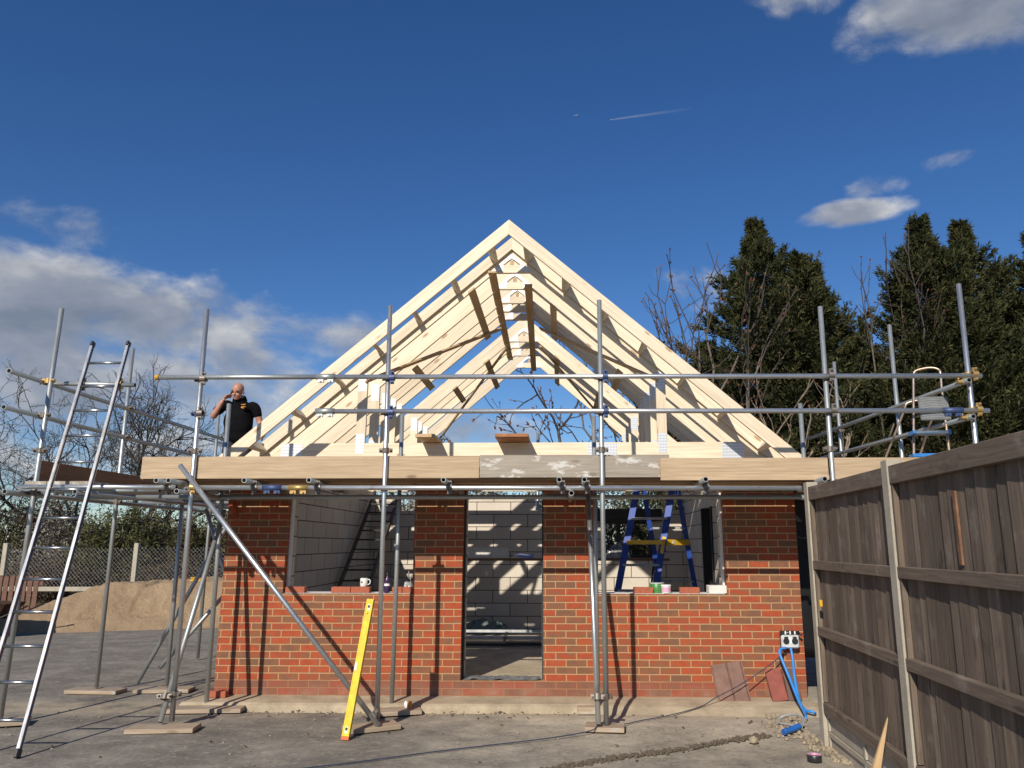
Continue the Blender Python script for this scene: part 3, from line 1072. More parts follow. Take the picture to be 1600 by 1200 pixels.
def sleeve(x, z, m):
    Mx, _ = frame((x - .09, yo, z), (x + .09, yo, z), (0, -1, 0))
    bm = bmesh.new()
    tube_bm(bm, [(-.095, 0, 0), (.095, 0, 0)], .031, 12)
    for sx in (-.05, .05):
        bbox(bm, (sx - .03, -.058, -.014), (sx + .03, -.026, .014))
        tube_bm(bm, [(sx, -.045, -.02), (sx, -.045, .03)], .011, 6)
    obj('sleeve_coupler', bm, m, scaf, Mx)


sleeve(-2.372, 3.346, 'galvanised_tube')
sleeve(-2.36, 2.992, 'galvanised_tube')
sleeve(-2.84, 2.229, 'coupler_blue')
sleeve(-2.58, 2.228, 'coupler_brass')
sleeve(3.86, 2.97, 'coupler_blue')
o = bar('end_cap', [(-4.125, yo, 3.352), (-4.085, yo, 3.352)], .0285, 'yellow_paint', scaf, 12)

# decking boards and toe boards
def plank(name, lo, hi, m, label, group, grain='x', cat='scaffold board', tilt=0):
    o = box(name, lo, hi, m, None, .003, grain)
    if tilt:
        o.rotation_euler.rotate_axis('Z', tilt)
    return tag(o, label, cat, group)


for i, (y0, w) in enumerate(((7.668, .222), (7.93, .222), (8.203, .222), (8.474, .222))):
    rowname = ['front', 'second', 'third', 'innermost'][i]
    for j, (xa, xb) in enumerate(((-4.22, -.83), (-.825, 2.72))):
        if i == 3 and j == 0:
            y0 = 8.494
        plank('scaffold_board', (xa, y0, 2.314), (xb, y0 + w, 2.352), 'deck_timber', f'flat brown deck board, {rowname} row of the front walkway, {"left" if j == 0 else "right"} half', 'deck boards of the walkways')
for i in range(3):
    x0 = -5.36 + i * .228
    plank('scaffold_board', (x0, 7.58, 2.264), (x0 + .222, 12.1, 2.302), 'grey_timber', f'flat grey deck board of the left walkway, {["outer edge", "middle one", "inner edge"][i]}', 'deck boards of the walkways', 'y')
for i in range(5):
    x0 = 2.74 + i * .25
    plank('scaffold_board', (x0, 7.55, 2.264), (x0 + .222, 12.2, 2.302), 'deck_timber', f'flat deck board of the right walkway, {["next to the wall", "second from the wall", "middle of the five", "second from the outer edge", "along the outer edge"][i]}', 'deck boards of the walkways', 'y')
TBG = 'toe boards along the walkway edge'
plank('toe_board', (-4.215, 7.626, 2.326), (-.805, 7.662, 2.548), 'toe_timber', 'long pale brown toe board on edge, left end of the front walkway', TBG, cat='toe board')
plank('toe_board', (-.80, 7.630, 2.33), (1.08, 7.664, 2.555), 'grey_timber', 'weathered grey toe board with white plaster marks, middle of the front walkway', TBG, cat='toe board')
plank('toe_board', (.985, 7.590 + .0, 2.296), (2.62, 7.626, 2.515), 'toe_timber', 'pale brown toe board on edge, right of the grey one on the front walkway', TBG, cat='toe board')
plank('toe_board', (2.68, 7.60, 2.304), (4.0, 7.636, 2.515), 'toe_timber', 'short pale brown toe board on edge above the fence, far right', TBG, cat='toe board')
plank('toe_board', (-5.34, 7.70, 2.304), (-5.305, 11.7, 2.525), 'brown_plank', 'brown toe board along the outer edge of the left walkway', TBG, 'y', cat='toe board')

# sole boards
def sole(x, y, w, d, rz, label, h=.04, m='sole_timber'):
    bm = bbox(bmesh.new(), (-w / 2, -d / 2, 0), (w / 2, d / 2, h))
    o = obj('sole_board', bm, m, None, Matrix.Translation((x, y, .006)) @ Matrix.Rotation(rz, 4, 'Z'), bevel=.004)
    tag(o, label, 'sole board', 'timber sole boards under the scaffold')


sole(-5.36, 7.66, .50, .24, .35, 'timber pad under the near left pole, behind the ladder foot')
sole(-5.38, 9.27, .62, .23, -.05, 'timber pad under the lone left pole out in the yard')
sole(-4.62, 9.36, .62, .24, .1, 'timber pad under the pole farther back, left of the brickwork')
sole(-3.66, 7.46, .60, .24, .12, 'pale timber pad under the tube pair with the leaning brace, front left')
sole(-3.66, 8.30, .78, .22, .1, 'long timber pad under the pole at the left brick corner')
sole(-1.76, 7.56, .50, .23, .5, 'split timber pad under the foot of the long diagonal brace')
sole(-1.66, 8.26, .46, .24, .3, 'dark stained timber pad against the footing behind the yellow level')
sole(.40, 7.62, .36, .24, -.1, 'reddish timber pad under the bright tubes right of the doorway')
sole(.26, 8.30, .2, .1, .02, 'small timber block on the concrete right of the doorway', .07)
# ------------------------------------------------------------------ fence on the right
FM = .0358
fx = lambda y: 2.228 + FM * (y - 7.2)
fdir = Vector((FM, 1, 0)).normalized()
fnrm = Vector((-1, FM, 0)).normalized()       # towards the yard
fence = empty('timber_fence', (fx(5.2), 5.2, 0), 'weathered dark brown board fence with concrete posts and gravel boards on the right', 'fence')


def fpt(y, off=0.0, z=0.0):
    p = Vector((fx(y), y, z)) + fnrm * off
    return p


PY = [7.11, 5.205, 3.30, 1.40]
for y in PY:
    p = fpt(y, -.055)
    Mx = Matrix.Translation((p.x, p.y, 0)) @ Matrix.Rotation(-math.atan(FM), 4, 'Z') @ Matrix.Rotation(R(-90), 4, 'Y')
    bm = bmesh.new()
    # post section (local y, z) with a slot down both flanks; local x is height
    bbox(bm, (-.3, -.055, -.05), (2.235, .055, .05))
    obj('post', bm, 'post_concrete', fence, Mx, bevel=.006)
for k in range(3):
    ya, yb = PY[k] - .055, PY[k + 1] + .055
    # feather-edged boards, one island each
    random.seed(20 + k)
    Mx = Matrix((Vector((0, 0, 1)), fdir, fnrm)).transposed().to_4x4()
    o_ = fpt((ya + yb) / 2, -.075, 1.2)
    Mx.translation = o_
    bm = bmesh.new()
    n = 17
    L = (ya - yb) / fdir.y
    for i in range(n):
        a = -L / 2 + i * L / n
        w = L / n + .016
        tl = random.uniform(-.004, .004)
        t0, t1 = .014, .005
        x0, x1 = -.90, .955
        lean = random.uniform(-.003, .003)
        vs = [bm.verts.new(c) for c in ((x0, a, tl), (x0, a + w, tl + .014), (x0, a + w, tl + .016 + t1), (x0, a, tl + t0),
                                        (x1, a + lean, tl), (x1, a + w + lean, tl + .014), (x1, a + w + lean, tl + .016 + t1), (x1, a + lean, tl + t0))]
        for f in ((0, 3, 2, 1), (4, 5, 6, 7), (0, 1, 5, 4), (3, 7, 6, 2), (0, 4, 7, 3), (1, 2, 6, 5)):
            bm.faces.new([vs[q] for q in f])
    panel = obj('panel', bm, 'fence_timber', fence, Mx)
    for (z, h, t) in ((2.13, .12, .045), (1.505, .075, .05), (.945, .075, .05), (.315, .085, .045)):
        beam('rail', fpt(ya, -.035, z), fpt(yb, -.035, z), t, h, 'fence_timber', panel, bevel=.004)
    for y in (ya - .018, yb + .018):
        p = fpt(y, -.035)
        beam('panel_batten', (p.x, p.y, .365), (p.x, p.y, 2.065), .035, .03, 'fence_timber', panel, up=(0, 1, 0))
    # concrete gravel boards, recessed face with a raised frame
    for z0 in (-.02, .135):
        z1 = z0 + .148
        Mg, Lg = frame(fpt(ya, -.065, (z0 + z1) / 2), fpt(yb, -.065, (z0 + z1) / 2))
        bm = bmesh.new()
        h = .074
        bbox(bm, (-Lg / 2, -.012, -h), (Lg / 2, .022, h))
        # local y points away from or towards the yard: find the sign
        sg = 1 if (Mg.to_3x3() @ Vector((0, 1, 0))).dot(fnrm) > 0 else -1
        q0, q1 = (.0225, .038) if sg > 0 else (-.028, -.0125)
        bbox(bm, (-Lg / 2, q0, h - .036), (Lg / 2, q1, h))
        for xm in (-Lg / 2 + .018, .0, Lg / 2 - .018):
            bbox(bm, (xm - .018, q0, -h), (xm + .018, q1, h - .0362))
        obj('gravel_board', bm, 'post_concrete', fence, Mg)
bm = bbox(bmesh.new(), (-.012, -.028, -.012), (.012, .028, .012))
o = obj('fence_clip', bm, 'yellow_paint', fence, Matrix.Translation(fpt(6.86, .0, 1.19)) @ Matrix.Rotation(R(90), 4, 'X'), bevel=.003)
bm = bbox(bmesh.new(), (-.20, -.017, -.007), (.20, .017, .007))
bbox(bm, (-.13, .0175, -.006), (-.02, .03, .004))
Mx = Matrix((Vector((0, 0, 1)), fdir, fnrm)).transposed().to_4x4()
Mx.translation = fpt(4.33, -.045, 1.77)
o = obj('repair_strip', bm, 'split_wood', fence, Mx, bevel=.002)

# ------------------------------------------------------------------ aluminium ladder on the left
lad = empty('aluminium_ladder', (-4.57, 6.53, 0), 'long bright aluminium ladder leaning up to the left corner of the scaffold', 'ladder')
LS, LX = .38, -.085
lp = lambda u, z: Vector((-4.375 - u * .395 + LX * z, 6.53 + LS * z, z))
for u in (0, 1):
    Mx, L = frame(lp(u, .02), lp(u, 3.84), (0, -1, LS))
    bm = bmesh.new()
    bbox(bm, (-L / 2, -.006, -.020), (L / 2, .006, .020))
    bbox(bm, (-L / 2, -.013, -.0198), (L / 2, -.0062, -.014))
    bbox(bm, (-L / 2, .0062, -.0198), (L / 2, .013, -.014))
    bbox(bm, (-L / 2, -.013, .014), (L / 2, -.0062, .0198))
    bbox(bm, (-L / 2, .0062, .014), (L / 2, .013, .0198))
    rl = obj('rail', bm, 'aluminium', lad, Mx)
    for (a, b_, nm) in ((-L / 2 - .02, -L / 2 + .05, 'foot'), (L / 2 - .05, L / 2 + .012, 'end_cap')):
        bm = bbox(bmesh.new(), (a, -.017, -.030), (b_, .017, .030))
        obj(nm, bm, 'black_plastic', rl, Mx, bevel=.008)
for k in range(13):
    z = .265 + k * .277
    bar('rung', [lp(0, z) + Vector((-.008, 0, 0)), lp(1, z) + Vector((.008, 0, 0))], .0145, 'aluminium', lad, 10)
pipe('tie_tube', (-5.42, 7.85, 3.36), (-4.50, 7.85, 3.335), 'galvanised_tube', scaf)
coupler((-4.665, 7.85, 3.345), X, 'coupler_brass', 1.25)
coupler((-5.06, 7.85, 3.345), X, 'coupler_steel', 1.2)

# ------------------------------------------------------------------ yellow spirit level
lev = empty('spirit_level', (-1.9, 7.18, 0), 'long yellow spirit level leaning on the scaffold pole by the diagonal brace', 'spirit level')
a, b_ = Vector((-1.897, 7.18, .012)), Vector((-1.80, 7.49, 1.165))
Mx, L = frame(a, b_, (-.25, -1, .25))
bm = bmesh.new()
bbox(bm, (-L / 2, -.030, -.012), (L / 2, .030, .012))
for sy in (-1, 1):
    bbox(bm, (-L / 2, sy * .030 - .005, -.0145), (L / 2, sy * .030 + .005, .0145))
obj('body', bm, 'level_yellow', lev, Mx)
for (x, w, m, nm) in ((-L / 2 + .006, .016, 'orange_strap', 'end_cap'), (L / 2 - .006, .016, 'level_yellow', 'end_cap')):
    bm = bbox(bmesh.new(), (x - w, -.0365, -.0155), (x + w, .0365, .0155))
    obj(nm, bm, m, lev, Mx, bevel=.003)
for x in (-L / 2 + .075, L / 2 - .065):
    bm = bbox(bmesh.new(), (x - .03, -.014, .0122), (x + .022, .014, .0136))
    st_ = obj('sticker', bm, 'white_plastic', lev, Mx)
    bm = bbox(bmesh.new(), (x - .008, -.011, .0138), (x + .016, .011, .0146))
    obj('sticker_print', bm, 'black_plastic', st_, Mx)
bm = bbox(bmesh.new(), (-.035, .012, -.0152), (.035, .0355, .0152))
obj('vial', bm, 'white_plastic', lev, Mx, bevel=.003)
bm = bmesh.new()
tube_bm(bm, [(L / 2 - .125, 0, .008), (L / 2 - .125, 0, .0135)], .006, 10)
obj('hang_hole', bm, 'black_plastic', lev, Mx)

# ------------------------------------------------------------------ bricks, tiles and small things
BR = (.215, .1025, .065)


def brick(x, y, z, rz, label, group=None, l=1.0, m='loose_brick'):
    bm = bbox(bmesh.new(), (-BR[0] / 2 * l, -BR[1] / 2, 0), (BR[0] / 2 * l, BR[1] / 2, BR[2]))
    o = obj('brick', bm, m, None, Matrix.Translation((x, y, z)) @ Matrix.Rotation(rz, 4, 'Z'), bevel=.004)
    return tag(o, label, 'brick', group)


SG = 'loose bricks on the window sills'
zs = 1.1515
brick(-2.98, 8.862, zs, .02, 'loose red brick at the left end of the left window sill', SG)
brick(-2.46, 8.858, zs, .0, 'loose red brick on the left sill, just right of the bare white strip', SG)
brick(-2.243, 8.858, zs, .01, 'loose red brick on the left sill with the mug standing on it', SG, .97)
brick(-1.83, 8.862, zs, .0, 'half red brick on the left sill, just right of the dark bottle', SG, .52)
brick(-1.715, 8.862, zs, .02, 'half red brick at the right end of the left sill, against the pier', SG, .5)
brick(.915, 8.862, zs, -.02, 'loose red brick on the right sill, left of the tin and tub', SG)
brick(1.425, 8.862, zs, .0, 'loose red brick on the right sill, right of the tin and tub', SG)
brick(-3.70, 8.66, .078, .05, 'bright red brick lying on the footing at the left brick corner')
bm = bbox(bmesh.new(), (-.1, -.08, 0), (.1, .08, .085))
o = obj('block_offcut', bm, 'aircrete_plain', None, Matrix.Translation((1.735, 8.9, zs)), bevel=.006)
tag(o, 'white block offcut at the right end of the right window sill', 'block')

mug = empty('mug', (-2.215, 8.858, zs + .066), 'white mug with a brown motif standing on a brick on the left sill', 'mug')
bm = bmesh.new()
lathe(bm, [(.0, .004), (.036, 0), (.041, .006), (.042, .095), (.0385, .095), (.037, .012), (0, .010)], 20)
obj('cup', bm, 'ceramic', mug, WM[mug.name])
bm = bmesh.new()
tube_bm(bm, [(.040, 0, .078), (.062, 0, .078), (.072, 0, .062), (.070, 0, .040), (.058, 0, .026), (.040, 0, .022)], .0062, 8)
obj('handle', bm, 'ceramic', mug, WM[mug.name])
bm = bmesh.new()
bmesh.ops.create_uvsphere(bm, u_segments=10, v_segments=6, radius=.014)
bmesh.ops.scale(bm, vec=(1, .12, 1), verts=bm.verts)
obj('motif', bm, 'glaze_mark', mug, WM[mug.name] @ Matrix.Translation((-.012, -.0405, .052)))

bot = empty('bottle', (-1.945, 8.83, zs), 'dark purple bottle with a pale band standing on the left sill', 'bottle')
bm = bmesh.new()
lathe(bm, [(0, 0), (.032, 0), (.034, .01), (.034, .075), (.03, .10), (.034, .125), (.033, .155), (.018, .175), (.016, .19)], 16)
obj('body', bm, 'bottle_purple', bot, WM[bot.name])
bm = bmesh.new()
lathe(bm, [(.0205, .188), (.0205, .222), (.018, .226), (0, .226)], 16)
obj('cap', bm, 'matt_black', bot, WM[bot.name])
bm = bmesh.new()
lathe(bm, [(.0345, .078), (.032, .10), (.0345, .104)], 16)
obj('label_band', bm, 'paper_white', bot, WM[bot.name])

tin = empty('paint_tin', (1.075, 8.93, zs), 'green round tin behind the small white tub on the right sill', 'tin')
bm = bmesh.new()
lathe(bm, [(0, 0), (.078, 0), (.08, .004), (.08, .10), (.076, .104)], 24)
obj('can', bm, 'green_tin', tin, WM[tin.name])
bm = bmesh.new()
lathe(bm, [(.081, .1035), (.0815, .112), (.072, .114), (.07, .107), (0, .107)], 24)
obj('lid', bm, 'pale_grey_plastic', tin, WM[tin.name])
tub = empty('plastic_tub', (1.165, 8.835, zs), 'small white plastic tub with a pink label on the right sill', 'tub')
bm = bmesh.new()
lathe(bm, [(0, 0), (.047, 0), (.05, .004), (.054, .078)], 24)
obj('pot', bm, 'white_plastic', tub, WM[tub.name])
bm = bmesh.new()
lathe(bm, [(.056, .0785), (.058, .09), (.054, .094), (0, .094)], 24)
obj('lid', bm, 'white_plastic', tub, WM[tub.name])
bm = bmesh.new()
lathe(bm, [(.0515, .018), (.0545, .066)], 24)
obj('paper_label', bm, 'pink_label', tub, WM[tub.name])


def roof_tile(bx, by, bz, tx, tz, w, h, m, label, ribs=True):
    """interlocking pan tile leaning on the wall: bottom centre, lean so the top is tx to the side"""
    up = Vector((tx, math.sqrt(max(h * h - tx * tx - tz * tz, .0001)), tz)).normalized()
    side = Vector((1, 0, 0))
    side = (side - up * side.dot(up)).normalized()
    nrm = side.cross(up)           # towards the yard
    if nrm.y > 0:
        nrm = -nrm
    Mx = Matrix((up, nrm.cross(up), nrm)).transposed().to_4x4()
    Mx.translation = Vector((bx, by, bz)) + up * h / 2
    bm = bmesh.new()
    prof = [(-.5, 0), (-.455, .004), (-.44, -.008), (-.42, .005), (-.10, .007), (-.04, .006), (.0, -.010), (.03, .005), (.36, .007), (.45, .004), (.47, -.006), (.5, -.004)]
    if not ribs:
        prof = [(-.5, 0), (-.46, .006), (0, .007), (.46, .006), (.5, 0)]
    A = []
    for x in (-h / 2, h / 2):
        A.append([bm.verts.new((x, u * w, v + .011)) for u, v in prof] + [bm.verts.new((x, u * w, v - .007)) for u, v in prof[::-1]])
    n = len(A[0])
    for i in range(n):
        bm.faces.new((A[0][i], A[0][(i + 1) % n], A[1][(i + 1) % n], A[1][i]))
    bm.faces.new(A[0][::-1])
    bm.faces.new(A[1])
    bmesh.ops.recalc_face_normals(bm, faces=bm.faces[:])
    o = obj('roof_tile', bm, m, None, Mx)
    tag(o, label, 'roof tile', 'roof tiles leaning on the brickwork')


roof_tile(1.825, 8.62, .035, -.06, .40, .34, .42, 'tile_brown', 'purple brown ribbed roof tile leaning alone, right of the doorway')
roof_tile(2.295, 8.62, .075, -.035, .30, .165, .335, 'tile_red', 'dark red flat roof tile behind the blue hoses', False)
roof_tile(2.455, 8.64, .075, -.02, .30, .14, .33, 'tile_dark', 'dark brown flat roof tile beside the red one, nearest the fence', False)

# weatherproof socket box, hoses, cable
sb = empty('socket_box', (2.455, 8.80, .68), 'grey outdoor socket box with black clips fixed to the right of the front wall', 'socket box')
Mb = Matrix.Translation((2.455, 8.80, .68))
obj('back_box', bbox(bmesh.new(), (-.085, -.07, -.095), (.085, -.001, .085)), 'black_plastic', sb, Mb, bevel=.008)
obj('cover', bbox(bmesh.new(), (-.095, -.118, -.085), (.095, -.071, .05)), 'pale_grey_plastic', sb, Mb, bevel=.014)
for sx in (-.046, .046):
    bm = bmesh.new()
    tube_bm(bm, [(sx, -.119, -.012), (sx, -.123, -.012)], .033, 16)
    bbox(bm, (sx - .02, -.124, .0), (sx + .02, -.119, .035))
    obj('socket_window', bm, 'black_plastic', sb, Mb)
bm = bmesh.new()
tube_bm(bm, [(-.098, -.095, .07), (.102, -.095, .07)], .021, 10)
obj('hinge', bm, 'black_plastic', sb, Mb)
for sx in (-.05, .0, .05):
    obj('clip', bbox(bmesh.new(), (sx - .008, -.121, .056), (sx + .008, -.1165, .092)), 'white_plastic', sb, Mb, bevel=.002)
bm = bmesh.new()
tube_bm(bm, [(.10, -.09, .065), (.135, -.10, .055), (.115, -.10, .045)], .01, 8)
obj('latch', bm, 'black_plastic', sb, Mb)
obj('spout', bbox(bmesh.new(), (-.014, -.1235, -.04), (.014, -.1185, .035)), 'white_plastic', sb, Mb, bevel=.004)


def curve_pts(ctrl, n=10):
    """Catmull-Rom through ctrl"""
    c = [Vector(p) for p in ctrl]
    c = [c[0] * 2 - c[1]] + c + [c[-1] * 2 - c[-2]]
    out = []
    for i in range(1, len(c) - 2):
        for k in range(n):
            t_ = k / n
            p0, p1, p2, p3 = c[i - 1:i + 3]
            out.append(.5 * ((2 * p1) + (p2 - p0) * t_ + (2 * p0 - 5 * p1 + 4 * p2 - p3) * t_ ** 2 + (3 * p1 - p0 - 3 * p2 + p3) * t_ ** 3))
    out.append(c[-2])
    return out


def hose(name, ctrl, r, m, label, cat, seg=9):
    o = bar(name, curve_pts(ctrl), r, m, None, seg)
    return tag(o, label, cat)


hose('water_hose', [(2.40, 8.69, .60), (2.34, 8.67, .585), (2.325, 8.64, .53), (2.37, 8.52, .33), (2.40, 8.35, .14), (2.40, 8.15, .05), (2.37, 8.02, .04)], .0145, 'hose_blue', 'blue hose bowing left from the grey socket box down to the rubble', 'hose')
hose('water_hose', [(2.455, 8.695, .60), (2.457, 8.66, .50), (2.43, 8.52, .28), (2.42, 8.38, .12), (2.44, 8.28, .06), (2.50, 8.22, .05), (2.53, 8.25, .03)], .0145, 'hose_blue', 'blue hose dropping straight from the socket box, its end bent towards the fence', 'hose')
hose('water_pipe', [(1.99, 7.44, .035), (2.08, 7.50, .045), (2.17, 7.56, .06)], .027, 'pipe_blue', 'short thick dark blue pipe stub lying in the rubble below the hoses', 'pipe')
hose('hose_loop', [(2.17, 7.60, .05), (2.10, 7.72, .04), (2.06, 7.84, .03), (2.10, 7.92, .06), (2.2, 7.86, .1), (2.24, 7.72, .1), (2.22, 7.6, .06)], .011, 'grey_plastic', 'loop of thin grey pipe beside the blue pipe stub', 'pipe')
hose('extension_cable', [(2.40, 8.70, .60), (2.27, 8.66, .47), (1.89, 8.57, .255), (1.61, 8.50, .135), (1.42, 8.40, .06), (1.1, 8.2, .022), (.76, 7.95, .016), (.60, 7.80, .018), (.49, 7.66, .066), (.34, 7.53, .066), (.25, 7.45, .03), (-.16, 7.23, .012), (-.94, 6.84, .012), (-1.5, 6.52, .012), (-1.94, 6.29, .012), (-2.4, 6.05, .012)], .0052, 'cable_dark', 'thin dark blue cable running from the socket box across the concrete', 'cable', 6)

tp = empty('tape_roll', (2.0, 6.62, 0.005), 'black roll of tape with a pinkish side lying near the foot of the fence', 'tape roll')
bm = bmesh.new()
lathe(bm, [(.028, 0), (.056, 0), (.057, .002), (.057, .046), (.055, .048)], 24)
obj('tape', bm, 'black_plastic', tp, WM[tp.name])
bm = bmesh.new()
lathe(bm, [(.0545, .0485), (.026, .0485), (.025, .03), (0, .03)], 24)
obj('core', bm, 'pink_label', tp, WM[tp.name])

bm = bmesh.new()
Mx, L = frame((1.90, 5.33, .0), (2.095, 5.33, .595), (0, -1, 0))
sec = [(-L / 2, .024, .017), (.0, .024, .014), (L / 2 - .02, .004, .006), (L / 2, .001, .002)]
rg = [[bm.verts.new((x, sy * a_, sz * b2)) for (sy, sz) in ((-1, -1), (1, -1), (1, 1), (-1, 1))] for (x, a_, b2) in sec]
for i in range(3):
    for k in range(4):
        bm.faces.new((rg[i][k], rg[i][(k + 1) % 4], rg[i + 1][(k + 1) % 4], rg[i + 1][k]))
bm.faces.new(rg[0][::-1])
bm.faces.new(rg[3])
o = obj('wooden_stake', bm, 'stake_wood', None, Mx, bevel=.002)
tag(o, 'pale pointed wooden stake leaning up against the gravel board of the fence', 'stake')


def stone_bm(bm, c, r, seed, sq=.7):
    random.seed(seed)
    res = bmesh.ops.create_icosphere(bm, subdivisions=1, radius=r)
    for v in res['verts']:
        k = 1 + .35 * mnoise.noise(v.co * (1.4 / r) + Vector((seed * 3.1, seed, 0)))
        v.co = Vector((v.co.x * k, v.co.y * k, v.co.z * k * sq)) + Vector(c)


bm = bmesh.new()
stone_bm(bm, (0, 0, 0), .05, 4)
o = obj('stone', bm, 'stone', None, Matrix.Translation((1.66, 7.17, .028)))
tag(o, 'pale buff stone by itself at the end of the dirt crack', 'stone')
# rubble by the fence foot and the crack of dirt: nobody could count these
random.seed(5)
bm = bmesh.new()
for i in range(420):
    t_ = random.random()
    y = 8.6 - t_ * 2.1
    x = 2.26 - random.random() ** 1.5 * (.34 if y > 7.3 else .18) * (1 if y > 6.9 else .6) + (.1 if y > 8 else 0)
    r_ = random.choice((.008, .012, .016, .022, .03)) * random.uniform(.7, 1.2)
    stone_bm(bm, (x, y, r_ * .3), r_, i)
o = obj('rubble', bm, 'stone')
tag(o, 'buff stones and mortar crumbs along the foot of the fence', 'rubble', kind='stuff')
bm = bmesh.new()
ck = curve_pts([(-.35, 6.15, 0), (.01, 6.38, 0), (.42, 6.67, 0), (.97, 6.94, 0), (1.54, 7.30, 0), (1.85, 7.46, 0)], 12)
for i in range(900):
    f_ = random.random() * (len(ck) - 1.001)
    p = ck[int(f_)].lerp(ck[int(f_) + 1], f_ % 1)
    r_ = random.choice((.006, .009, .013, .018)) * random.uniform(.6, 1.2)
    g_ = random.gauss(0, .028)
    stone_bm(bm, (p.x + g_ * .5, p.y - g_, .004), r_, i + 999, .8)
o = obj('dirt_ridge', bm, 'dirt')
tag(o, 'ridge of dark dirt and grit along a crack in the concrete', 'dirt', kind='stuff')
bm = bmesh.new()
for i in range(260):
    x = random.uniform(-6, 2)
    y = random.uniform(5.5, 8.4)
    r_ = random.choice((.004, .006, .008, .012)) * random.uniform(.6, 1.1)
    stone_bm(bm, (x, y, .0), r_, i + 3999, .6)
for i in range(160):
    stone_bm(bm, (random.uniform(-3.9, .3), 8.31 + random.gauss(0, .06), .0), random.uniform(.005, .016), i + 5999, .6)
o = obj('grit', bm, 'stone')
tag(o, 'loose grit and mortar crumbs scattered over the yard', 'grit', kind='stuff')

bm = bmesh.new()
random.seed(77)
for i in range(60):
    x, y = (random.uniform(-4.2, 2.0), 8.2 + random.gauss(0, .16)) if i % 3 else (random.uniform(-5, 2), random.uniform(5.8, 8.2))
    if y > 8.38:
        y = 8.3
    a_, b2 = random.uniform(.006, .022), random.uniform(.003, .008)
    bbox(bm, (-a_, -b2, 0), (a_, b2, .006), Matrix.Translation((x, y, .004)) @ Matrix.Rotation(random.uniform(0, 3.1), 4, 'Z') @ Matrix.Rotation(random.uniform(-.3, .3), 4, 'Y'))
tag(obj('debris', bm, 'chip_brown'), 'brown wood chips and dead leaves strewn over the yard', 'debris', kind='stuff')

pk = empty('crisp_packet', (-1.57, 8.36, .02), 'crumpled orange and white packet lying beside the dark sole board', 'packet')
for nm, m, off, r_ in (('wrapper', 'packet_orange', (.012, 0, .035), .04), ('torn_corner', 'paper_white', (-.022, -.012, .05), .03)):
    bm = bmesh.new()
    bmesh.ops.create_icosphere(bm, subdivisions=3, radius=r_)
    for v in bm.verts:
        v.co *= 1 + .5 * mnoise.noise(v.co * 40)
        v.co.x *= .7
        v.co.z *= 1.25
    obj(nm, bm, m, pk, WM[pk.name] @ Matrix.Translation(off))
# orange straps hanging on the left pier
for pts, lab in (([(-3.775, 8.785, 2.17), (-3.755, 8.78, 2.10), (-3.72, 8.785, 2.03), (-3.69, 8.78, 1.965), (-3.665, 8.78, 1.96)], 'bright orange strap hanging crookedly high on the left brick pier'), ([(-3.66, 8.79, 1.78), (-3.65, 8.786, 1.72), (-3.655, 8.79, 1.66)], 'small scrap of orange strap low on the left brick pier')):
    bm = bmesh.new()
    prev = None
    for p in curve_pts(pts, 6):
        cur = [bm.verts.new(p + Vector((-.03, 0, 0))), bm.verts.new(p + Vector((.03, 0, .006)))]
        if prev:
            bm.faces.new((prev[0], prev[1], cur[1], cur[0]))
        prev = cur
    bmesh.ops.solidify(bm, geom=bm.faces[:], thickness=.004)
    tag(obj('orange_strap', bm, 'orange_strap'), lab, 'strap', 'orange straps on the left pier')

# ------------------------------------------------------------------ inside the garage
bl = empty('blue_stepladder', (1.2, 10.5, .2), 'blue stepladder with yellow spreaders standing inside the right window', 'stepladder')
FL = (Vector((.53, 10.15, .2)), Vector((1.06, 10.52, 2.52)))
FR = (Vector((1.0, 10.05, .2)), Vector((1.53, 10.48, 2.52)))
RL = (Vector((1.50, 11.0, .2)), Vector((1.13, 10.62, 2.5)))
RR = (Vector((1.96, 10.88, .2)), Vector((1.585, 10.57, 2.5)))
at = lambda rail, z: rail[0].lerp(rail[1], (z - rail[0].z) / (rail[1].z - rail[0].z))
for q, w in ((FL, .085), (FR, .085), (RL, .065), (RR, .065)):
    rr = beam('rail', q[0], q[1], w, .03, 'ladder_blue', bl, up=(.25, 1, 0))
    Mx, _ = frame(q[0] + Vector((0, 0, -.005)), q[0].lerp(q[1], .03), (.25, 1, 0))
    obj('foot', bbox(bmesh.new(), (-.04, -w / 2 - .01, -.03), (.04, w / 2 + .01, .03)), 'black_plastic', rr, Mx, bevel=.006)
for z in (.5, .80, 1.10, 1.42, 2.02, 2.3):
    beam('step', at(FL, z), at(FR, z), .085, .03, 'grey_plastic', bl)
beam('spreader', at(FL, 1.71), at(FR, 1.71) , .11, .055, 'tray_yellow', bl)
beam('spreader', at(FR, 1.71) + Vector((.03, .03, 0)), at(RR, 1.71), .07, .075, 'tray_yellow', bl)
for z in (.6, 1.2, 1.9):
    beam('rear_bar', at(RL, z), at(RR, z), .03, .03, 'grey_plastic', bl)
cp = (FL[1] + FR[1] + RL[1] + RR[1]) / 4
obj('top_cap', bbox(bmesh.new(), (-.29, -.10, 0), (.29, .10, .05)), 'tray_yellow', bl, Matrix.Translation((cp.x, cp.y, 2.525)), bevel=.008)
obj('badge', bbox(bmesh.new(), (-.05, -.003, -.022), (.05, .003, .022)), 'white_plastic', bl, Matrix.Translation(at(FR, 1.71).lerp(at(RR, 1.71), .45) + Vector((.0, -.045, 0))) @ Matrix.Rotation(R(53), 4, 'Z'), bevel=.002)
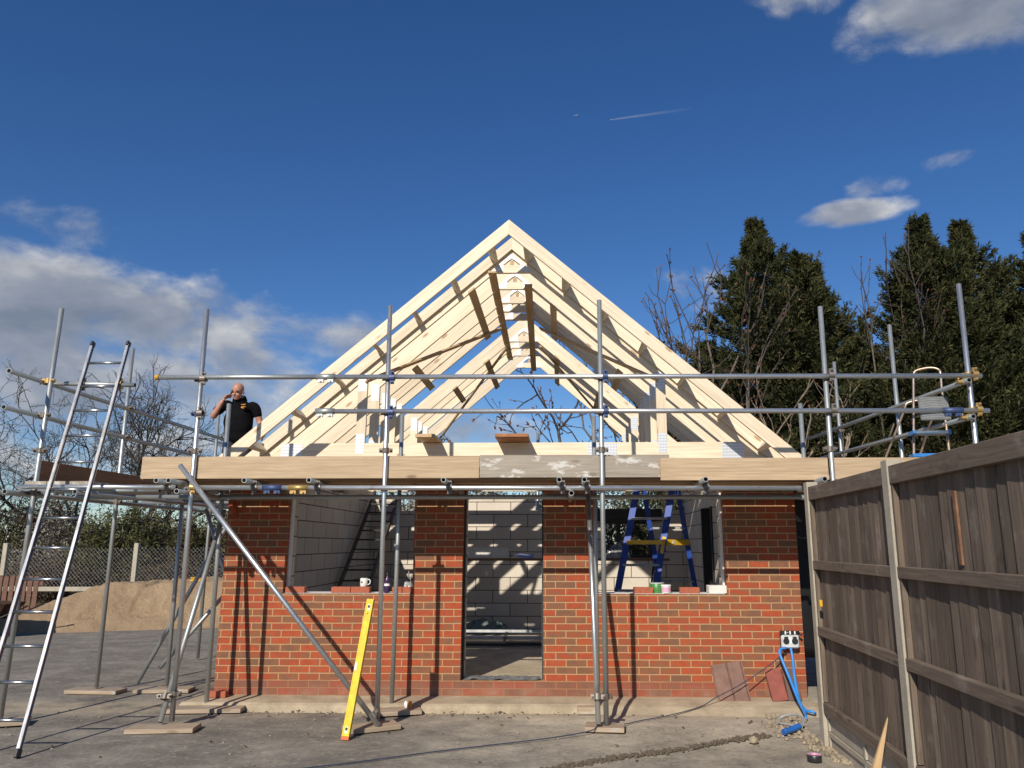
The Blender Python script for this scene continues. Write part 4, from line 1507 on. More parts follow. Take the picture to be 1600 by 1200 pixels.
obj('caution_label', bbox(bmesh.new(), (-.11, -.022, -.002), (.11, .022, .002)), 'tray_yellow', bl, frame(at(FR, 1.55) + Vector((0, -.02, 0)), at(FR, 1.80) + Vector((0, -.02, 0)), (.0, -1, .2))[0] @ Matrix.Translation((0, 0, .004)))

ol = empty('old_ladder', (-3.2, 11.2, .2), 'old dark wooden ladder with wide treads leaning inside the left window', 'ladder')
A_, B_ = Vector((-3.42, 11.1, .2)), Vector((-3.40, 14.12, 2.62))
for dx in (0, .46):
    beam('rail', A_ + Vector((dx, 0, .04)), B_ + Vector((dx, 0, 0)), .035, .085, 'dark_ladder_wood', ol)
for k in range(15):
    p = A_.lerp(B_, (k + .8) / 15.4)
    beam('tread', p + Vector((.02, 0, .02)), p + Vector((.44, 0, .02)), .09, .025, 'dark_ladder_wood', ol)

pf = empty('trestle_platform', (0, 12.8, .2), 'brown plank laid across low trestles inside behind the doorway', 'trestle platform')
box('plank', (-1.95, 12.70, 1.425), (1.75, 12.93, 1.463), 'brown_plank', pf)
for x in (-1.72, 1.52):
    tr = beam('trestle', (x, 12.62, 1.40), (x, 13.0, 1.40), .04, .04, 'matt_black', pf)
    for (xa, ya) in ((-.16, 12.66), (.16, 12.66), (-.16, 12.96), (.16, 12.96)):
        beam('leg', (x + xa, ya, .202), (x, ya, 1.38), .03, .03, 'matt_black', tr, up=(0, 1, 0))
box('board_sheet', (-1.66, 12.80, 1.464), (-.85, 12.83, 1.63), 'aircrete_plain').name = 'block_slab'
o = bpy.data.objects['block_slab']
tag(o, 'pale block slab standing on the brown plank inside the doorway', 'block')
bm = bmesh.new()
for i in range(9):
    a_ = i / 8
    for k in (0, 1):
        bm.verts.new((a_ * .40, .02 * math.sin(a_ * 9) - k * .14, .012 + .12 * max(0, a_ - .2) * (1 - k) + .035 * math.sin(a_ * 5 + k)))
bm.verts.ensure_lookup_table()
for i in range(8):
    bm.faces.new([bm.verts[j] for j in (2 * i, 2 * i + 2, 2 * i + 3, 2 * i + 1)])
bmesh.ops.solidify(bm, geom=bm.faces[:], thickness=.002)
o = obj('drawing_sheet', bm, 'paper_blue', None, Matrix.Translation((-.84, 12.86, 1.47)), smooth=True)
tag(o, 'curled blue white drawing sheet lying on the plank beside the block slab', 'paper')


def crumple(name, c, sx, sy, h, m, label, seed, cat='plastic sheet'):
    bm = bmesh.new()
    n = 26
    g = [[bm.verts.new(((i / n - .5) * sx, (j / n - .5) * sy, h * max(0, 1 - abs(2 * i / n - 1) ** 2.2) * max(0, 1 - abs(2 * j / n - 1) ** 2.2) * (.75 + .6 * mnoise.noise(Vector((i * .35, j * .35, seed)))) + .004)) for i in range(n + 1)] for j in range(n + 1)]
    for j in range(n):
        for i in range(n):
            bm.faces.new((g[j][i], g[j][i + 1], g[j + 1][i + 1], g[j + 1][i]))
    o = obj(name, bm, m, None, Matrix.Translation(c), smooth=True)
    return tag(o, label, cat)


crumple('plastic_sheet', (.93, 12.82, 1.463), .42, .22, .26, 'polythene_grey', 'heap of clear grey plastic on the plank behind the blue stepladder', 3)
crumple('plastic_sheet', (-1.72, 9.0, 1.152), .16, .16, .20, 'polythene_grey', 'bit of clear grey plastic tucked at the right end of the left sill', 7)
crumple('plastic_roll', (-1.35, 13.7, .2), 1.15, .5, .24, 'polythene_green', 'greenish wrapped roll of plastic on the floor against the rear block wall', 9, 'plastic roll')
lt = empty('folded_trestle', (-.9, 12.3, .2), 'dark folded trestle lying low on the floor inside the doorway', 'trestle')
for (z, y) in ((.36, 12.5), (.30, 12.2)):
    beam('side_bar', (-1.9, y, z), (.5, y, z), .04, .04, 'pale_grey_plastic', lt)
beam('long_bar', (-1.9, 11.9, .24), (-.22, 11.9, .24), .05, .05, 'matt_black', lt)
for x in (-1.7, -.85, -.22):
    beam('cross_bar', (x, 11.88, .25), (x, 12.52, .34), .04, .035, 'matt_black', lt)
beam('strut', (-.12, 11.9, .215), (.45, 12.25, .60), .03, .03, 'matt_black', lt)
o = beam('timber_prop', (-1.95, 12.1, 1.30), (-1.55, 12.1, 1.72), .05, .04, 'raw_board')
bpy.data.objects.remove(o)
bk = empty('wall_bracket', (-2.2, 14.0, 1.9), 'grey board on a short timber bracket at the back of the left window view', 'shelf')
box('shelf_board', (-2.62, 13.86, 1.98), (-1.75, 14.296, 2.03), 'pale_grey_plastic', bk)
for x in (-2.45, -1.95):
    beam('bracket', (x, 13.95, 1.975), (x, 14.28, 1.70), .05, .04, 'raw_board', bk)

# ------------------------------------------------------------------ step stool on the right walkway
sl = empty('step_stool', (3.75, 8.1, 2.31), 'folding step stool with a hoop handle standing on the right scaffold walkway', 'step stool')
hl, hr = Vector((3.52, 7.78, 2.31)), Vector((3.87, 7.72, 2.31))
tl, tr_ = Vector((3.79, 8.18, 3.30)), Vector((4.06, 8.12, 3.30))
hoop_l = [hl, hl.lerp(tl, .5), tl, tl + Vector((.045, .06, .17)), tl + Vector((.08, .07, .23)), tl.lerp(tr_, .5) + Vector((.075, .07, .255)), tr_ + Vector((.02, .07, .23)), tr_ + Vector((.035, .06, .17)), tr_, hr.lerp(tr_, .5) , hr]
bar('hoop_frame', curve_pts(hoop_l, 6), .0125, 'bronze_aluminium', sl, 10)
r1, r2 = Vector((3.44, 8.55, 2.31)), Vector((3.80, 8.5, 2.31))
bar('rear_frame', curve_pts([r1, r1.lerp(tl, .75) + Vector((-.02, .0, -.02)), tl + Vector((-.03, .05, -.12)), tr_ + Vector((-.02, .05, -.12)), r2.lerp(tr_, .75), r2], 6), .0115, 'bronze_aluminium', sl, 10)
cen = (tl + tr_) / 2
Mp = Matrix((Vector((1, -.1, 0)).normalized(), Vector((.1, 1, 0)).normalized(), Vector((0, 0, 1)))).transposed().to_4x4()
bm = bmesh.new()
Mq = Matrix.Translation((3.90, 8.0, 3.07)) @ Mp.to_3x3().to_4x4() @ Matrix.Rotation(R(80), 4, 'X')
bbox(bm, (-.15, -.13, -.012), (.15, .13, .012))
pt = obj('platform', bm, 'stool_grey', sl, Mq, bevel=.008)
bm = bmesh.new()
for k in range(9):
    y = -.115 + k * .027
    tube_bm(bm, [(-.135 + .27 * i / 8, y + .018 * math.sin(i / 8 * math.pi), .014) for i in range(9)], .0028, 6)
obj('tread_ribs', bm, 'stool_rib', pt, Mq)
st_ = obj('step', bbox(bmesh.new(), (-.16, -.07, -.018), (.16, .07, .018)), 'aluminium', sl, Matrix.Translation((3.79, 7.92, 2.80)) @ Mp, bevel=.004)
for sx in (-.172, .172):
    obj('step_bracket', bbox(bmesh.new(), (sx - .012, -.075, -.022), (sx + .012, .075, .022)), 'step_blue', st_, Matrix.Translation((3.79, 7.92, 2.80)) @ Mp, bevel=.004)
obj('step', bbox(bmesh.new(), (-.18, -.07, -.018), (.18, .07, .018)), 'step_blue', sl, Matrix.Translation((3.72, 7.82, 2.555)) @ Mp, bevel=.004)
# ------------------------------------------------------------------ man on the left walkway
def skin_mesh(verts, edges, radii, root=0, sub=2):
    me = bpy.data.meshes.new('tmp')
    me.from_pydata([Vector(v) for v in verts], edges, [])
    o = bpy.data.objects.new('tmp', me)
    COL.objects.link(o)
    o.modifiers.new('s', 'SKIN')
    for i, r_ in enumerate(radii):
        sv = me.skin_vertices[0].data[i]
        sv.radius = r_ if isinstance(r_, tuple) else (r_, r_)
        sv.use_root = (i == root)
    ss = o.modifiers.new('u', 'SUBSURF')
    ss.levels = sub
    dg = bpy.context.evaluated_depsgraph_get()
    out = bpy.data.meshes.new_from_object(o.evaluated_get(dg))
    bpy.data.objects.remove(o)
    return out


class Sk:
    def __init__(s):
        s.v, s.e, s.r = [], [], []

    def add(s, p, r_, parent=None):
        s.v.append(p)
        s.r.append(r_)
        if parent is not None:
            s.e.append((parent, len(s.v) - 1))
        return len(s.v) - 1

    def chain(s, parent, pts):
        for p, r_ in pts:
            parent = s.add(p, r_, parent)
        return parent

    def mesh(s, **k):
        return skin_mesh(s.v, s.e, s.r, **k)


def remesh(bm, name, m, parent, Mx, vox, smooth=2):
    me = bpy.data.meshes.new('tmp')
    bm.to_mesh(me)
    bm.free()
    o = bpy.data.objects.new('tmp', me)
    COL.objects.link(o)
    md = o.modifiers.new('r', 'REMESH')
    md.mode = 'VOXEL'
    md.voxel_size = vox
    sm = o.modifiers.new('s', 'SMOOTH')
    sm.iterations = smooth
    sm.factor = .5
    dg = bpy.context.evaluated_depsgraph_get()
    out = bpy.data.meshes.new_from_object(o.evaluated_get(dg))
    bpy.data.objects.remove(o)
    out.name = name
    for p in out.polygons:
        p.use_smooth = True
    out.materials.clear()
    out.materials.append(M[m])
    return link(bpy.data.objects.new(name, out), parent, Mx)


def make_man():
    base = (-4.70, 11.0, 2.302)
    root = empty('person', base, 'bald man in a black polo shirt talking on a phone on the left walkway', 'person', rz=R(8))
    B = WM[root.name]
    # joints: he faces -y, his right hand (picture left) holds the phone to his ear
    hd = Vector((-.015, -.125, 1.565))
    shR, elR, wrR = Vector((-.225, -.02, 1.40)), Vector((-.335, -.155, 1.17)), Vector((-.185, -.225, 1.415))
    shL, elL, wrL = Vector((.225, -.02, 1.385)), Vector((.295, .01, 1.13)), Vector((.385, -.13, .955))
    s = Sk()
    pel = s.add((0, .02, .95), (.165, .13))
    wa = s.add((0, -.01, 1.09), (.19, .155), pel)
    ch = s.add((0, -.01, 1.27), (.195, .145), wa)
    uc = s.add((0, -.01, 1.385), (.15, .105), ch)
    nk = s.add((-.004, -.035, 1.46), (.078, .078), uc)
    s.add((-.01, -.075, 1.53), (.07, .075), nk)

    bm = bmesh.new()
    bm.from_mesh(s.mesh(sub=2))

    def arm(sh, el, wr):
        s = Sk()
        i = s.add(tuple(sh.lerp(Vector((0, -.01, 1.37)), .45)), .062)
        i = s.add(tuple(sh + Vector((0, 0, -.01))), .056, i)
        i = s.add(tuple(sh.lerp(el, .5)), .054, i)
        i = s.add(tuple(el), .046, i)
        i = s.add(tuple(el.lerp(wr, .4)), .045, i)
        s.add(tuple(wr), .029, i)
        bm.from_mesh(s.mesh(sub=2))
    arm(shR, elR, wrR)
    arm(shL, elL, wrL)
    for sx in (-1, 1):
        s = Sk()
        i = s.add((sx * .08, .02, .97), .11)
        i = s.add((sx * .10, .02, .86), .105, i)
        i = s.add((sx * .115, -.01, .50), .068, i)
        i = s.add((sx * .12, .03, .34), .062, i)
        i = s.add((sx * .125, .03, .09), .042, i)
        s.add((sx * .135, -.12, .045), .038, i)
        bm.from_mesh(s.mesh(sub=2))
    # head: skull, jaw, nose, ears, brow
    T = Matrix.Translation(hd) @ Matrix.Rotation(R(20), 4, 'X') @ Matrix.Rotation(R(-14), 4, 'Z')

    def blob(c, sc, seg=20):
        res = bmesh.ops.create_uvsphere(bm, u_segments=seg, v_segments=seg // 2 + 2, radius=1)
        for v in res['verts']:
            v.co = T @ Vector((c[0] + v.co.x * sc[0], c[1] + v.co.y * sc[1], c[2] + v.co.z * sc[2]))
    blob((0, .01, .035), (.078, .098, .09))
    blob((0, -.025, -.045), (.062, .072, .075))
    blob((0, -.062, -.088), (.034, .026, .026))
    blob((0, -.098, -.022), (.014, .022, .022), 12)
    blob((0, -.088, .005), (.010, .015, .028), 12)
    for sx in (-1, 1):
        blob((sx * .078, .012, -.012), (.012, .022, .033), 12)
        blob((sx * .034, -.075, .024), (.026, .016, .009), 12)
        blob((sx * .04, -.066, -.03), (.022, .02, .02), 12)
    blob((0, -.079, -.058), (.026, .012, .008), 12)
    blob((0, -.077, -.070), (.023, .012, .008), 12)

    # hands
    def hand(wr, fwd, palm_n, curl, side):
        """palm from the wrist along fwd; fingers bend towards palm_n; thumb on side"""
        fwd = fwd.normalized()
        palm_n = (palm_n - fwd * palm_n.dot(fwd)).normalized()
        lat = fwd.cross(palm_n).normalized() * side
        h = Sk()
        a = h.add(tuple(wr - fwd * .02), .026)
        b = h.add(tuple(wr + fwd * .035), (.034, .022), a)
        h.add(tuple(wr + fwd * .075), (.036, .018), b)
        bm.from_mesh(h.mesh(sub=1))
        for k, (off, ln) in enumerate(((-.030, .072), (-.010, .082), (.010, .077), (.029, .060))):
            f_ = Sk()
            p = wr + fwd * .072 + lat * off
            d = fwd.copy()
            i = f_.add(tuple(p - d * .02), .0105)
            for q, part in enumerate((.45, .32, .23)):
                ang = R(curl * (.6 if q == 0 else 1.0) + k * 4)
                d = (d * math.cos(ang) + palm_n * math.sin(ang)).normalized()
                palm_q = (palm_n - d * palm_n.dot(d))
                p = p + d * ln * part
                i = f_.add(tuple(p), .0098 - q * .0012, i)
            bm.from_mesh(f_.mesh(sub=1))
        t_ = Sk()
        p = wr + fwd * .02 - lat * .028
        i = t_.add(tuple(p), .014)
        i = t_.add(tuple(p + (fwd * .6 - lat * .7).normalized() * .034 + palm_n * .008), .0125, i)
        i = t_.add(tuple(p + (fwd * .6 - lat * .7).normalized() * .036 + fwd * .028 + palm_n * .02), .0105, i)
        bm.from_mesh(t_.mesh(sub=1))
    ear = T @ Vector((-.088, .0, -.02))
    hand(wrR, ear + Vector((-.012, -.015, .015)) - wrR, Vector((1, .25, 0)), 26, 1)
    hand(wrL, Vector((.25, -.55, -.75)), Vector((-.7, -.3, .1)), 24, -1)
    remesh(bm, 'body', 'skin', root, B, .0065, 2)
    # face details
    for sx in (-1, 1):
        bm = bmesh.new()
        res = bmesh.ops.create_uvsphere(bm, u_segments=10, v_segments=8, radius=1)
        for v in res['verts']:
            v.co = T @ Vector((sx * .033 + v.co.x * .014, -.0805 + v.co.y * .012, .006 + v.co.z * .0075))
        e_ = obj('eye', bm, 'brow', root, B, smooth=True)
        bm = bmesh.new()
        res = bmesh.ops.create_uvsphere(bm, u_segments=10, v_segments=8, radius=1)
        for v in res['verts']:
            v.co = T @ Vector((sx * .036 + v.co.x * .024, -.0905 + .010 * abs(v.co.x) + v.co.y * .006, .031 + v.co.z * .006 - .004 * v.co.x * sx))
        obj('eyebrow', bm, 'brow', root, B, smooth=True)
    bm = bmesh.new()
    res = bmesh.ops.create_uvsphere(bm, u_segments=12, v_segments=8, radius=1)
    for v in res['verts']:
        v.co = T @ Vector((v.co.x * .024, -.0895 + .012 * v.co.x ** 2 + v.co.y * .006, -.064 + v.co.z * .0065))
    obj('mouth', bm, 'lip', root, B, smooth=True)
    # polo shirt
    s = Sk()
    z_ = s.add((0, .02, .80), (.192, .160))
    a = s.add((0, .015, .92), (.205, .172), z_)
    b = s.add((0, -.012, 1.06), (.225, .190), a)
    c = s.add((0, -.015, 1.24), (.222, .172), b)
    d = s.add((0, -.012, 1.375), (.190, .125), c)
    s.add((-.003, -.028, 1.462), (.100, .094), d)
    bm = bmesh.new()
    bm.from_mesh(s.mesh(sub=2))
    for sh, el in ((shR, elR), (shL, elL)):
        s = Sk()
        i = s.add(tuple(sh.lerp(Vector((0, -.012, 1.385)), .55)), .085)
        i = s.add(tuple(sh + Vector((0, 0, -.012))), .077, i)
        i = s.add(tuple(sh.lerp(el, .42)), .073, i)
        s.add(tuple(sh.lerp(el, .74)), .070, i)
        bm.from_mesh(s.mesh(sub=2))
    for v in bm.verts:
        v.co += Vector((v.co.x, v.co.y, 0)).normalized() * (.016 * mnoise.noise(Vector((v.co.x * 5, v.co.y * 5, v.co.z * 13))))
    sh_ = remesh(bm, 'polo_shirt', 'black_cloth', root, B, .012, 2)
    bm = bmesh.new()
    lathe(bm, [(.105, -.03), (.098, .0), (.084, .038), (.079, .036), (.090, .0)], 24)
    for v in bm.verts:
        v.co = Matrix.Translation((-.005, -.035, 1.47)) @ Matrix.Rotation(R(24), 4, 'X') @ v.co
    obj('collar', bm, 'black_cloth', sh_, B, smooth=True)
    # embroidered chest mark: three slanting orange bars
    bm = bmesh.new()
    for k, (w, dx) in enumerate(((.058, .0), (.040, -.008), (.056, .002))):
        x0 = .098 + dx - w / 2
        q = Matrix.Translation((0, 0, 1.352 - k * .017))
        bbox(bm, (x0, -.212, -.0045), (x0 + w, -.178, .0045), q @ Matrix.Rotation(R(-6 if k != 1 else 14), 4, 'Y'))
    obj('chest_logo', bm, 'logo_orange', sh_, B)
    # trousers and boots
    s = Sk()
    a = s.add((0, .02, .98), (.178, .15))
    b = s.add((0, .02, .90), (.18, .15), a)
    bm = bmesh.new()
    bm.from_mesh(s.mesh(sub=2))
    for sx in (-1, 1):
        s = Sk()
        i = s.add((sx * .085, .02, .93), .12)
        i = s.add((sx * .105, .02, .80), .115, i)
        i = s.add((sx * .12, -.01, .50), .088, i)
        i = s.add((sx * .125, .03, .30), .078, i)
        s.add((sx * .128, .03, .07), .07, i)
        bm.from_mesh(s.mesh(sub=2))
    remesh(bm, 'trousers', 'dark_denim', root, B, .014, 2)
    for sx in (-1, 1):
        s = Sk()
        i = s.add((sx * .128, .04, .11), .06)
        i = s.add((sx * .13, .03, .055), (.055, .055), i)
        s.add((sx * .14, -.15, .045), (.05, .043), i)
        bm = bmesh.new()
        bm.from_mesh(s.mesh(sub=2))
        for v in bm.verts:
            v.co.z = max(v.co.z, .004)
        obj('boot', bm, 'boot', root, B, smooth=True)
    bm = bbox(bmesh.new(), (-.004, -.035, -.072), (.004, .035, .072))
    ph = obj('mobile_phone', bm, 'black_plastic', None, B @ Matrix.Translation(ear + Vector((-.004, -.01, -.01))) @ Matrix.Rotation(R(-24), 4, 'X') @ Matrix.Rotation(R(12), 4, 'Y'), bevel=.003)
    tag(ph, 'black mobile phone held to the ear of the man', 'phone')


make_man()

# ------------------------------------------------------------------ vegetation
class Lines:
    """collects tapering twigs and turns them into one mesh"""
    def __init__(s, seg=4):
        s.V, s.F, s.seg, s.n = [], [], seg, 0

    def add(s, p0, p1, r0, r1):
        d = (p1 - p0)
        if d.length < 1e-5:
            return
        d.normalize()
        a = d.orthogonal().normalized()
        b = d.cross(a)
        k = s.seg
        for (p, r_) in ((p0, r0), (p1, r1)):
            for i in range(k):
                an = 2 * math.pi * i / k
                s.V.append(p + a * (math.cos(an) * r_) + b * (math.sin(an) * r_))
        for i in range(k):
            j = (i + 1) % k
            s.F.append((s.n + i, s.n + j, s.n + k + j, s.n + k + i))
        s.n += 2 * k

    def build(s, name, m, parent=None, Mx=None):
        return from_arrays(name, np.array([tuple(v) for v in s.V]), np.array(s.F), m, parent, Mx, True)


def leaves(P_, D_, ln, wd, rng_, droop=0.0):
    """P_ (n,3) roots, D_ (n,3) unit directions -> two-triangle blades as quads (kite shapes)"""
    n = len(P_)
    rv = rng_.normal(size=(n, 3))
    sd_ = np.cross(D_, rv)
    sd_ /= np.linalg.norm(sd_, axis=1, keepdims=True) + 1e-9
    L_ = (ln * rng_.uniform(.6, 1.35, n))[:, None]
    W_ = (wd * rng_.uniform(.6, 1.35, n))[:, None]
    mid = P_ + D_ * L_ * .45
    tip = P_ + D_ * L_
    tip[:, 2] -= droop * L_[:, 0]
    V = np.stack([P_, mid + sd_ * W_ * .5, tip, mid - sd_ * W_ * .5], 1).reshape(-1, 3)
    F = np.arange(4 * n).reshape(n, 4)
    return V, F


def unit(a):
    return a / (np.linalg.norm(a, axis=-1, keepdims=True) + 1e-9)


def conifer(x, y, H, Rb, seed, label, leaders=1, nb=1000, dens=1.0):
    rg = np.random.default_rng(seed)
    root = empty('conifer_tree', (x, y, 0), label, 'tree', 'dark conifers behind the garage')
    L = Lines(7)
    L.add(Vector((0, 0, 0)), Vector((0, 0, H * .5)), .22, .14)
    L.add(Vector((0, 0, H * .5)), Vector((0, 0, H * .97)), .14, .02)
    heads = [(0.0, 0.0, H, 1.0)]
    for k in range(leaders - 1):
        an = rg.uniform(0, 2 * math.pi)
        heads.append((math.cos(an) * Rb * .45, math.sin(an) * Rb * .3, H * rg.uniform(.78, .93), .75))
        L.add(Vector((0, 0, H * .3)), Vector((heads[-1][0], heads[-1][1], heads[-1][2] * .97)), .12, .02)
    Ps, Ds = [], []
    br = Lines(3)
    lump = rg.uniform(0, 100, 3)
    up_ = np.array([0, 0, 1.0])
    for (hx, hy, hz, sc) in heads:
        n = int(nb * sc)
        f = rg.uniform(.03, 1.0, n) ** .85
        for i in range(n):
            z = hz * f[i]
            an = rg.uniform(0, 2 * math.pi)
            pr = max(.0, 1 - f[i]) ** .78 * 1.2
            pr = min(pr, .72) * min(1, .12 + (1 - f[i]) / .17) + .006
            pr *= 1 + .9 * mnoise.noise(Vector((math.cos(an) * 1.4 + lump[0], math.sin(an) * 1.4 + lump[1], z * .45 + lump[2])))
            r_ = max(.10 if f[i] > .9 else .2, Rb * sc * pr * rg.uniform(.55, 1.08))
            if rg.uniform() < .16:
                r_ *= rg.uniform(1.2, 1.55)
            o_ = np.array([math.cos(an), math.sin(an), 0])
            lat = np.array([-o_[1], o_[0], 0])
            lift = rg.uniform(.15, .5) + .9 * max(0, f[i] - .72)
            sag = rg.uniform(.1, .4)
            base = np.array([hx, hy, z - .25 * r_])
            pos = lambda t: base + o_ * r_ * t + up_ * r_ * (-sag * t + (lift + sag) * t * t)
            prev = pos(0)
            for t in (.35, .7, 1.0):
                q_ = pos(t)
                br.add(Vector(prev), Vector(q_), .016 * (1.2 - t), .016 * (1.0 - t * .85))
                prev = q_
            nbl = int((7 + 7 * min(1.6, r_)) * dens)
            for k in range(nbl):
                t = 1 - rg.uniform(0, 1) ** 1.3 * .72
                c0 = pos(t)
                tang = unit(pos(min(1, t + .05)) - pos(t - .05))
                side = lat * rg.choice((-1, 1)) * rg.uniform(.25, 1.0) * (1.15 - t * .75)
                d0 = unit(tang + side + up_ * rg.uniform(-.15, .45))
                ln_ = (.20 + .34 * r_ * (1.25 - t)) * rg.uniform(.5, 1.1)
                m_ = int(9 + 16 * ln_)
                u_ = rg.uniform(.05, 1.0, m_)[:, None]
                Ps.append(c0 + d0 * ln_ * u_ + rg.normal(size=(m_, 3)) * .022)
                Ds.append(unit(d0 + rg.normal(size=(m_, 3)) * .42 + up_ * .08))
    P_, D_ = np.concatenate(Ps), np.concatenate(Ds)
    V, F = leaves(P_, D_, .155, .038, rg, .1)
    Mx = Matrix.Translation((x, y, 0))
    L.build('trunk', 'bark', root, Mx)
    cr = from_arrays('crown', V, F, 'conifer_leaf', root, Mx)
    br.build('branches', 'twig_dark', cr, Mx)


CN = [(6.0, 22.2, 11.25, 4.0, 'dark conifer with a ragged single top, nearest the roof ridge', 2),
      (7.9, 23.0, 10.1, 3.0, 'lower dark conifer between the two taller ones', 1),
      (10.85, 22.0, 11.2, 3.7, 'tall dark conifer with a pointed top standing behind the two right poles', 2),
      (12.4, 22.6, 11.3, 3.3, 'tall dark conifer second from the right edge, its top touching its neighbour', 2),
      (14.2, 22.0, 10.7, 3.6, 'dark conifer cut off by the right edge of the photo', 2),
      (9.3, 23.6, 7.9, 2.9, 'low dark conifer filling the gap under the bare twigs', 1),
      (4.5, 23.0, 7.6, 2.8, 'low dark conifer behind the right roof slope', 1),
      (17.5, 22.5, 10.6, 2.3, 'dark conifer just beyond the right edge of the photo', 1)]
for i, (x, y, H, Rb, lab, ld) in enumerate(CN):
    conifer(x, y, H, Rb, 100 + i, lab, ld, nb=640 if i < 7 else 120)


def bare_tree(x, y, seed, label, stems, spread, up, lens, r0, depth, m='twig_dark', cat='tree', group=None, name='bare_tree', budm=None, kink=.18, split=(2, 3), side=.55, ratio=.74, buds=.5, z0=.0, bsize=.035):
    random.seed(seed)
    root = empty(name, (x, y, 0), label, cat, group)
    Mx = Matrix.Translation((x, y, 0))
    tr = Lines(6)
    cr = Lines(3)
    bp = []

    def rv(s_):
        return Vector((random.gauss(0, s_), random.gauss(0, s_), random.gauss(0, s_)))

    def grow(p, d, ln, r_, dp):
        tgt = tr if dp >= depth - 1 else cr
        n = 3
        for i in range(n):
            q = p + d * (ln / n)
            ra = r_ * (1 - .28 * i / n)
            rb = r_ * (1 - .28 * (i + 1) / n)
            tgt.add(p, q, ra, rb)
            if dp <= 1 and random.random() < buds:
                bp.append((q.copy(), (d + rv(.5)).normalized()))
            if dp > 0 and i < n - 1 and random.random() < side:
                d2 = (d + rv(.55) + Vector((0, 0, up * .3))).normalized()
                grow(q, d2, ln * ratio * random.uniform(.6, .95), r_ * .5, dp - 1)
            p = q
            d = (d + rv(kink) + Vector((0, 0, up * .12))).normalized()
        if dp > 0:
            for k in range(random.choice(split)):
                d2 = (d + rv(spread) + Vector((0, 0, up * .2))).normalized()
                grow(p, d2, ln * ratio * random.uniform(.8, 1.1), r_ * .66, dp - 1)
        else:
            bp.append((p.copy(), d.copy()))
    for (px, py, dx, dy, ln, rr) in stems:
        grow(Vector((px, py, z0)), Vector((dx, dy, 1)).normalized(), ln * lens, rr * r0, depth)
    tr.build('trunk', 'bark' if m == 'twig_dark' else m, root, Mx)
    c_ = cr.build('crown', m, root, Mx)
    if budm and bp:
        P_ = np.array([tuple(a) for a, b in bp])
        D_ = unit(np.array([tuple(b) for a, b in bp]))
        rg = np.random.default_rng(seed)
        P2 = np.concatenate([P_, P_])
        D2 = unit(np.concatenate([D_, D_]) + rg.normal(size=(2 * len(P_), 3)) * .25)
        V, F = leaves(P2 - D2 * bsize * .3, D2, bsize * 2.2, bsize, rg)
        tag(from_arrays('buds', V, F, budm, c_, Mx), kind='stuff')


# rounded bare tree on the left
bare_tree(-15.3, 26, 11, 'rounded bare tree with dense fine twigs behind the aluminium ladder', [(-.5, 0, -.5, .1, 1, 1), (.1, .2, .05, .2, 1.1, 1.1), (.5, -.1, .5, 0, 1, 1), (0, -.2, -.15, -.3, 1, .9), (.9, .1, .85, .1, .85, .8), (-.9, 0, -.95, 0, .85, .8)], .50, .26, 2.55, .08, 6, m='twig_dark', budm='catkin', split=(2, 3), side=.42, ratio=.74, buds=.2, bsize=.022)
bare_tree(-18.6, 25, 14, 'thin bare tree at the left edge of the photo', [(0, 0, .1, 0, 1, 1), (.2, 0, .5, .2, .8, .7)], .5, .2, 2.1, .05, 4, split=(2, 3), side=.35, ratio=.72)
# upright bare trees with buds right of the ridge
UB = 'bare budding trees among the conifers'
bare_tree(3.3, 19.5, 21, 'upright bare tree with fat buds just right of the roof slope', [(0, 0, .03, 0, 1, 1), (-.5, .2, -.12, 0, .95, .9), (.5, 0, .14, .05, .95, .9), (-.9, 0, -.2, 0, .85, .8), (.95, .2, .2, 0, .85, .8)], .22, .85, 4.6, .06, 3, budm='bud', split=(2, 2), side=.75, ratio=.62, buds=.5, group=UB, bsize=.045)
bare_tree(1.9, 18.2, 29, 'bare tree with bent budded branches seen through the roof gap', [(-.2, 0, -.42, -.1, 1, 1), (0, 0, -.12, .1, .9, .9), (.3, .1, -.2, .1, .8, .8)], .38, .25, 3.1, .07, 4, budm='bud', split=(2, 2), side=.6, ratio=.66, buds=.45, group=UB, bsize=.045)
bare_tree(5.35, 19.0, 33, 'pale grey bare shrub tree standing in front of the first conifer', [(0, 0, -.12, 0, 1, 1), (.3, 0, .22, 0, 1.05, 1), (1.0, .2, .14, 0, .95, .9)], .40, .45, 2.8, .052, 3, m='bark_pale', budm='bud', split=(2, 2), side=.55, ratio=.66, buds=.3, group=UB)
bare_tree(9.4, 21.0, 37, 'tall bare tree rising out of the gap between the conifers', [(0, 0, .02, 0, 1.15, 1), (-.5, 0, -.1, 0, 1.0, .8), (.5, 0, .12, 0, 1.1, .8)], .24, .8, 4.3, .06, 3, budm='bud', split=(2, 2), side=.7, ratio=.64, buds=.45, group=UB)
bare_tree(15.6, 20.5, 41, 'bare twiggy tree top at the right edge above the conifers', [(0, 0, -.06, 0, 1.12, 1), (-.6, 0, -.10, 0, 1.05, .8)], .24, .8, 4.5, .055, 3, budm='bud', split=(2, 2), side=.7, ratio=.64, buds=.45, group=UB)


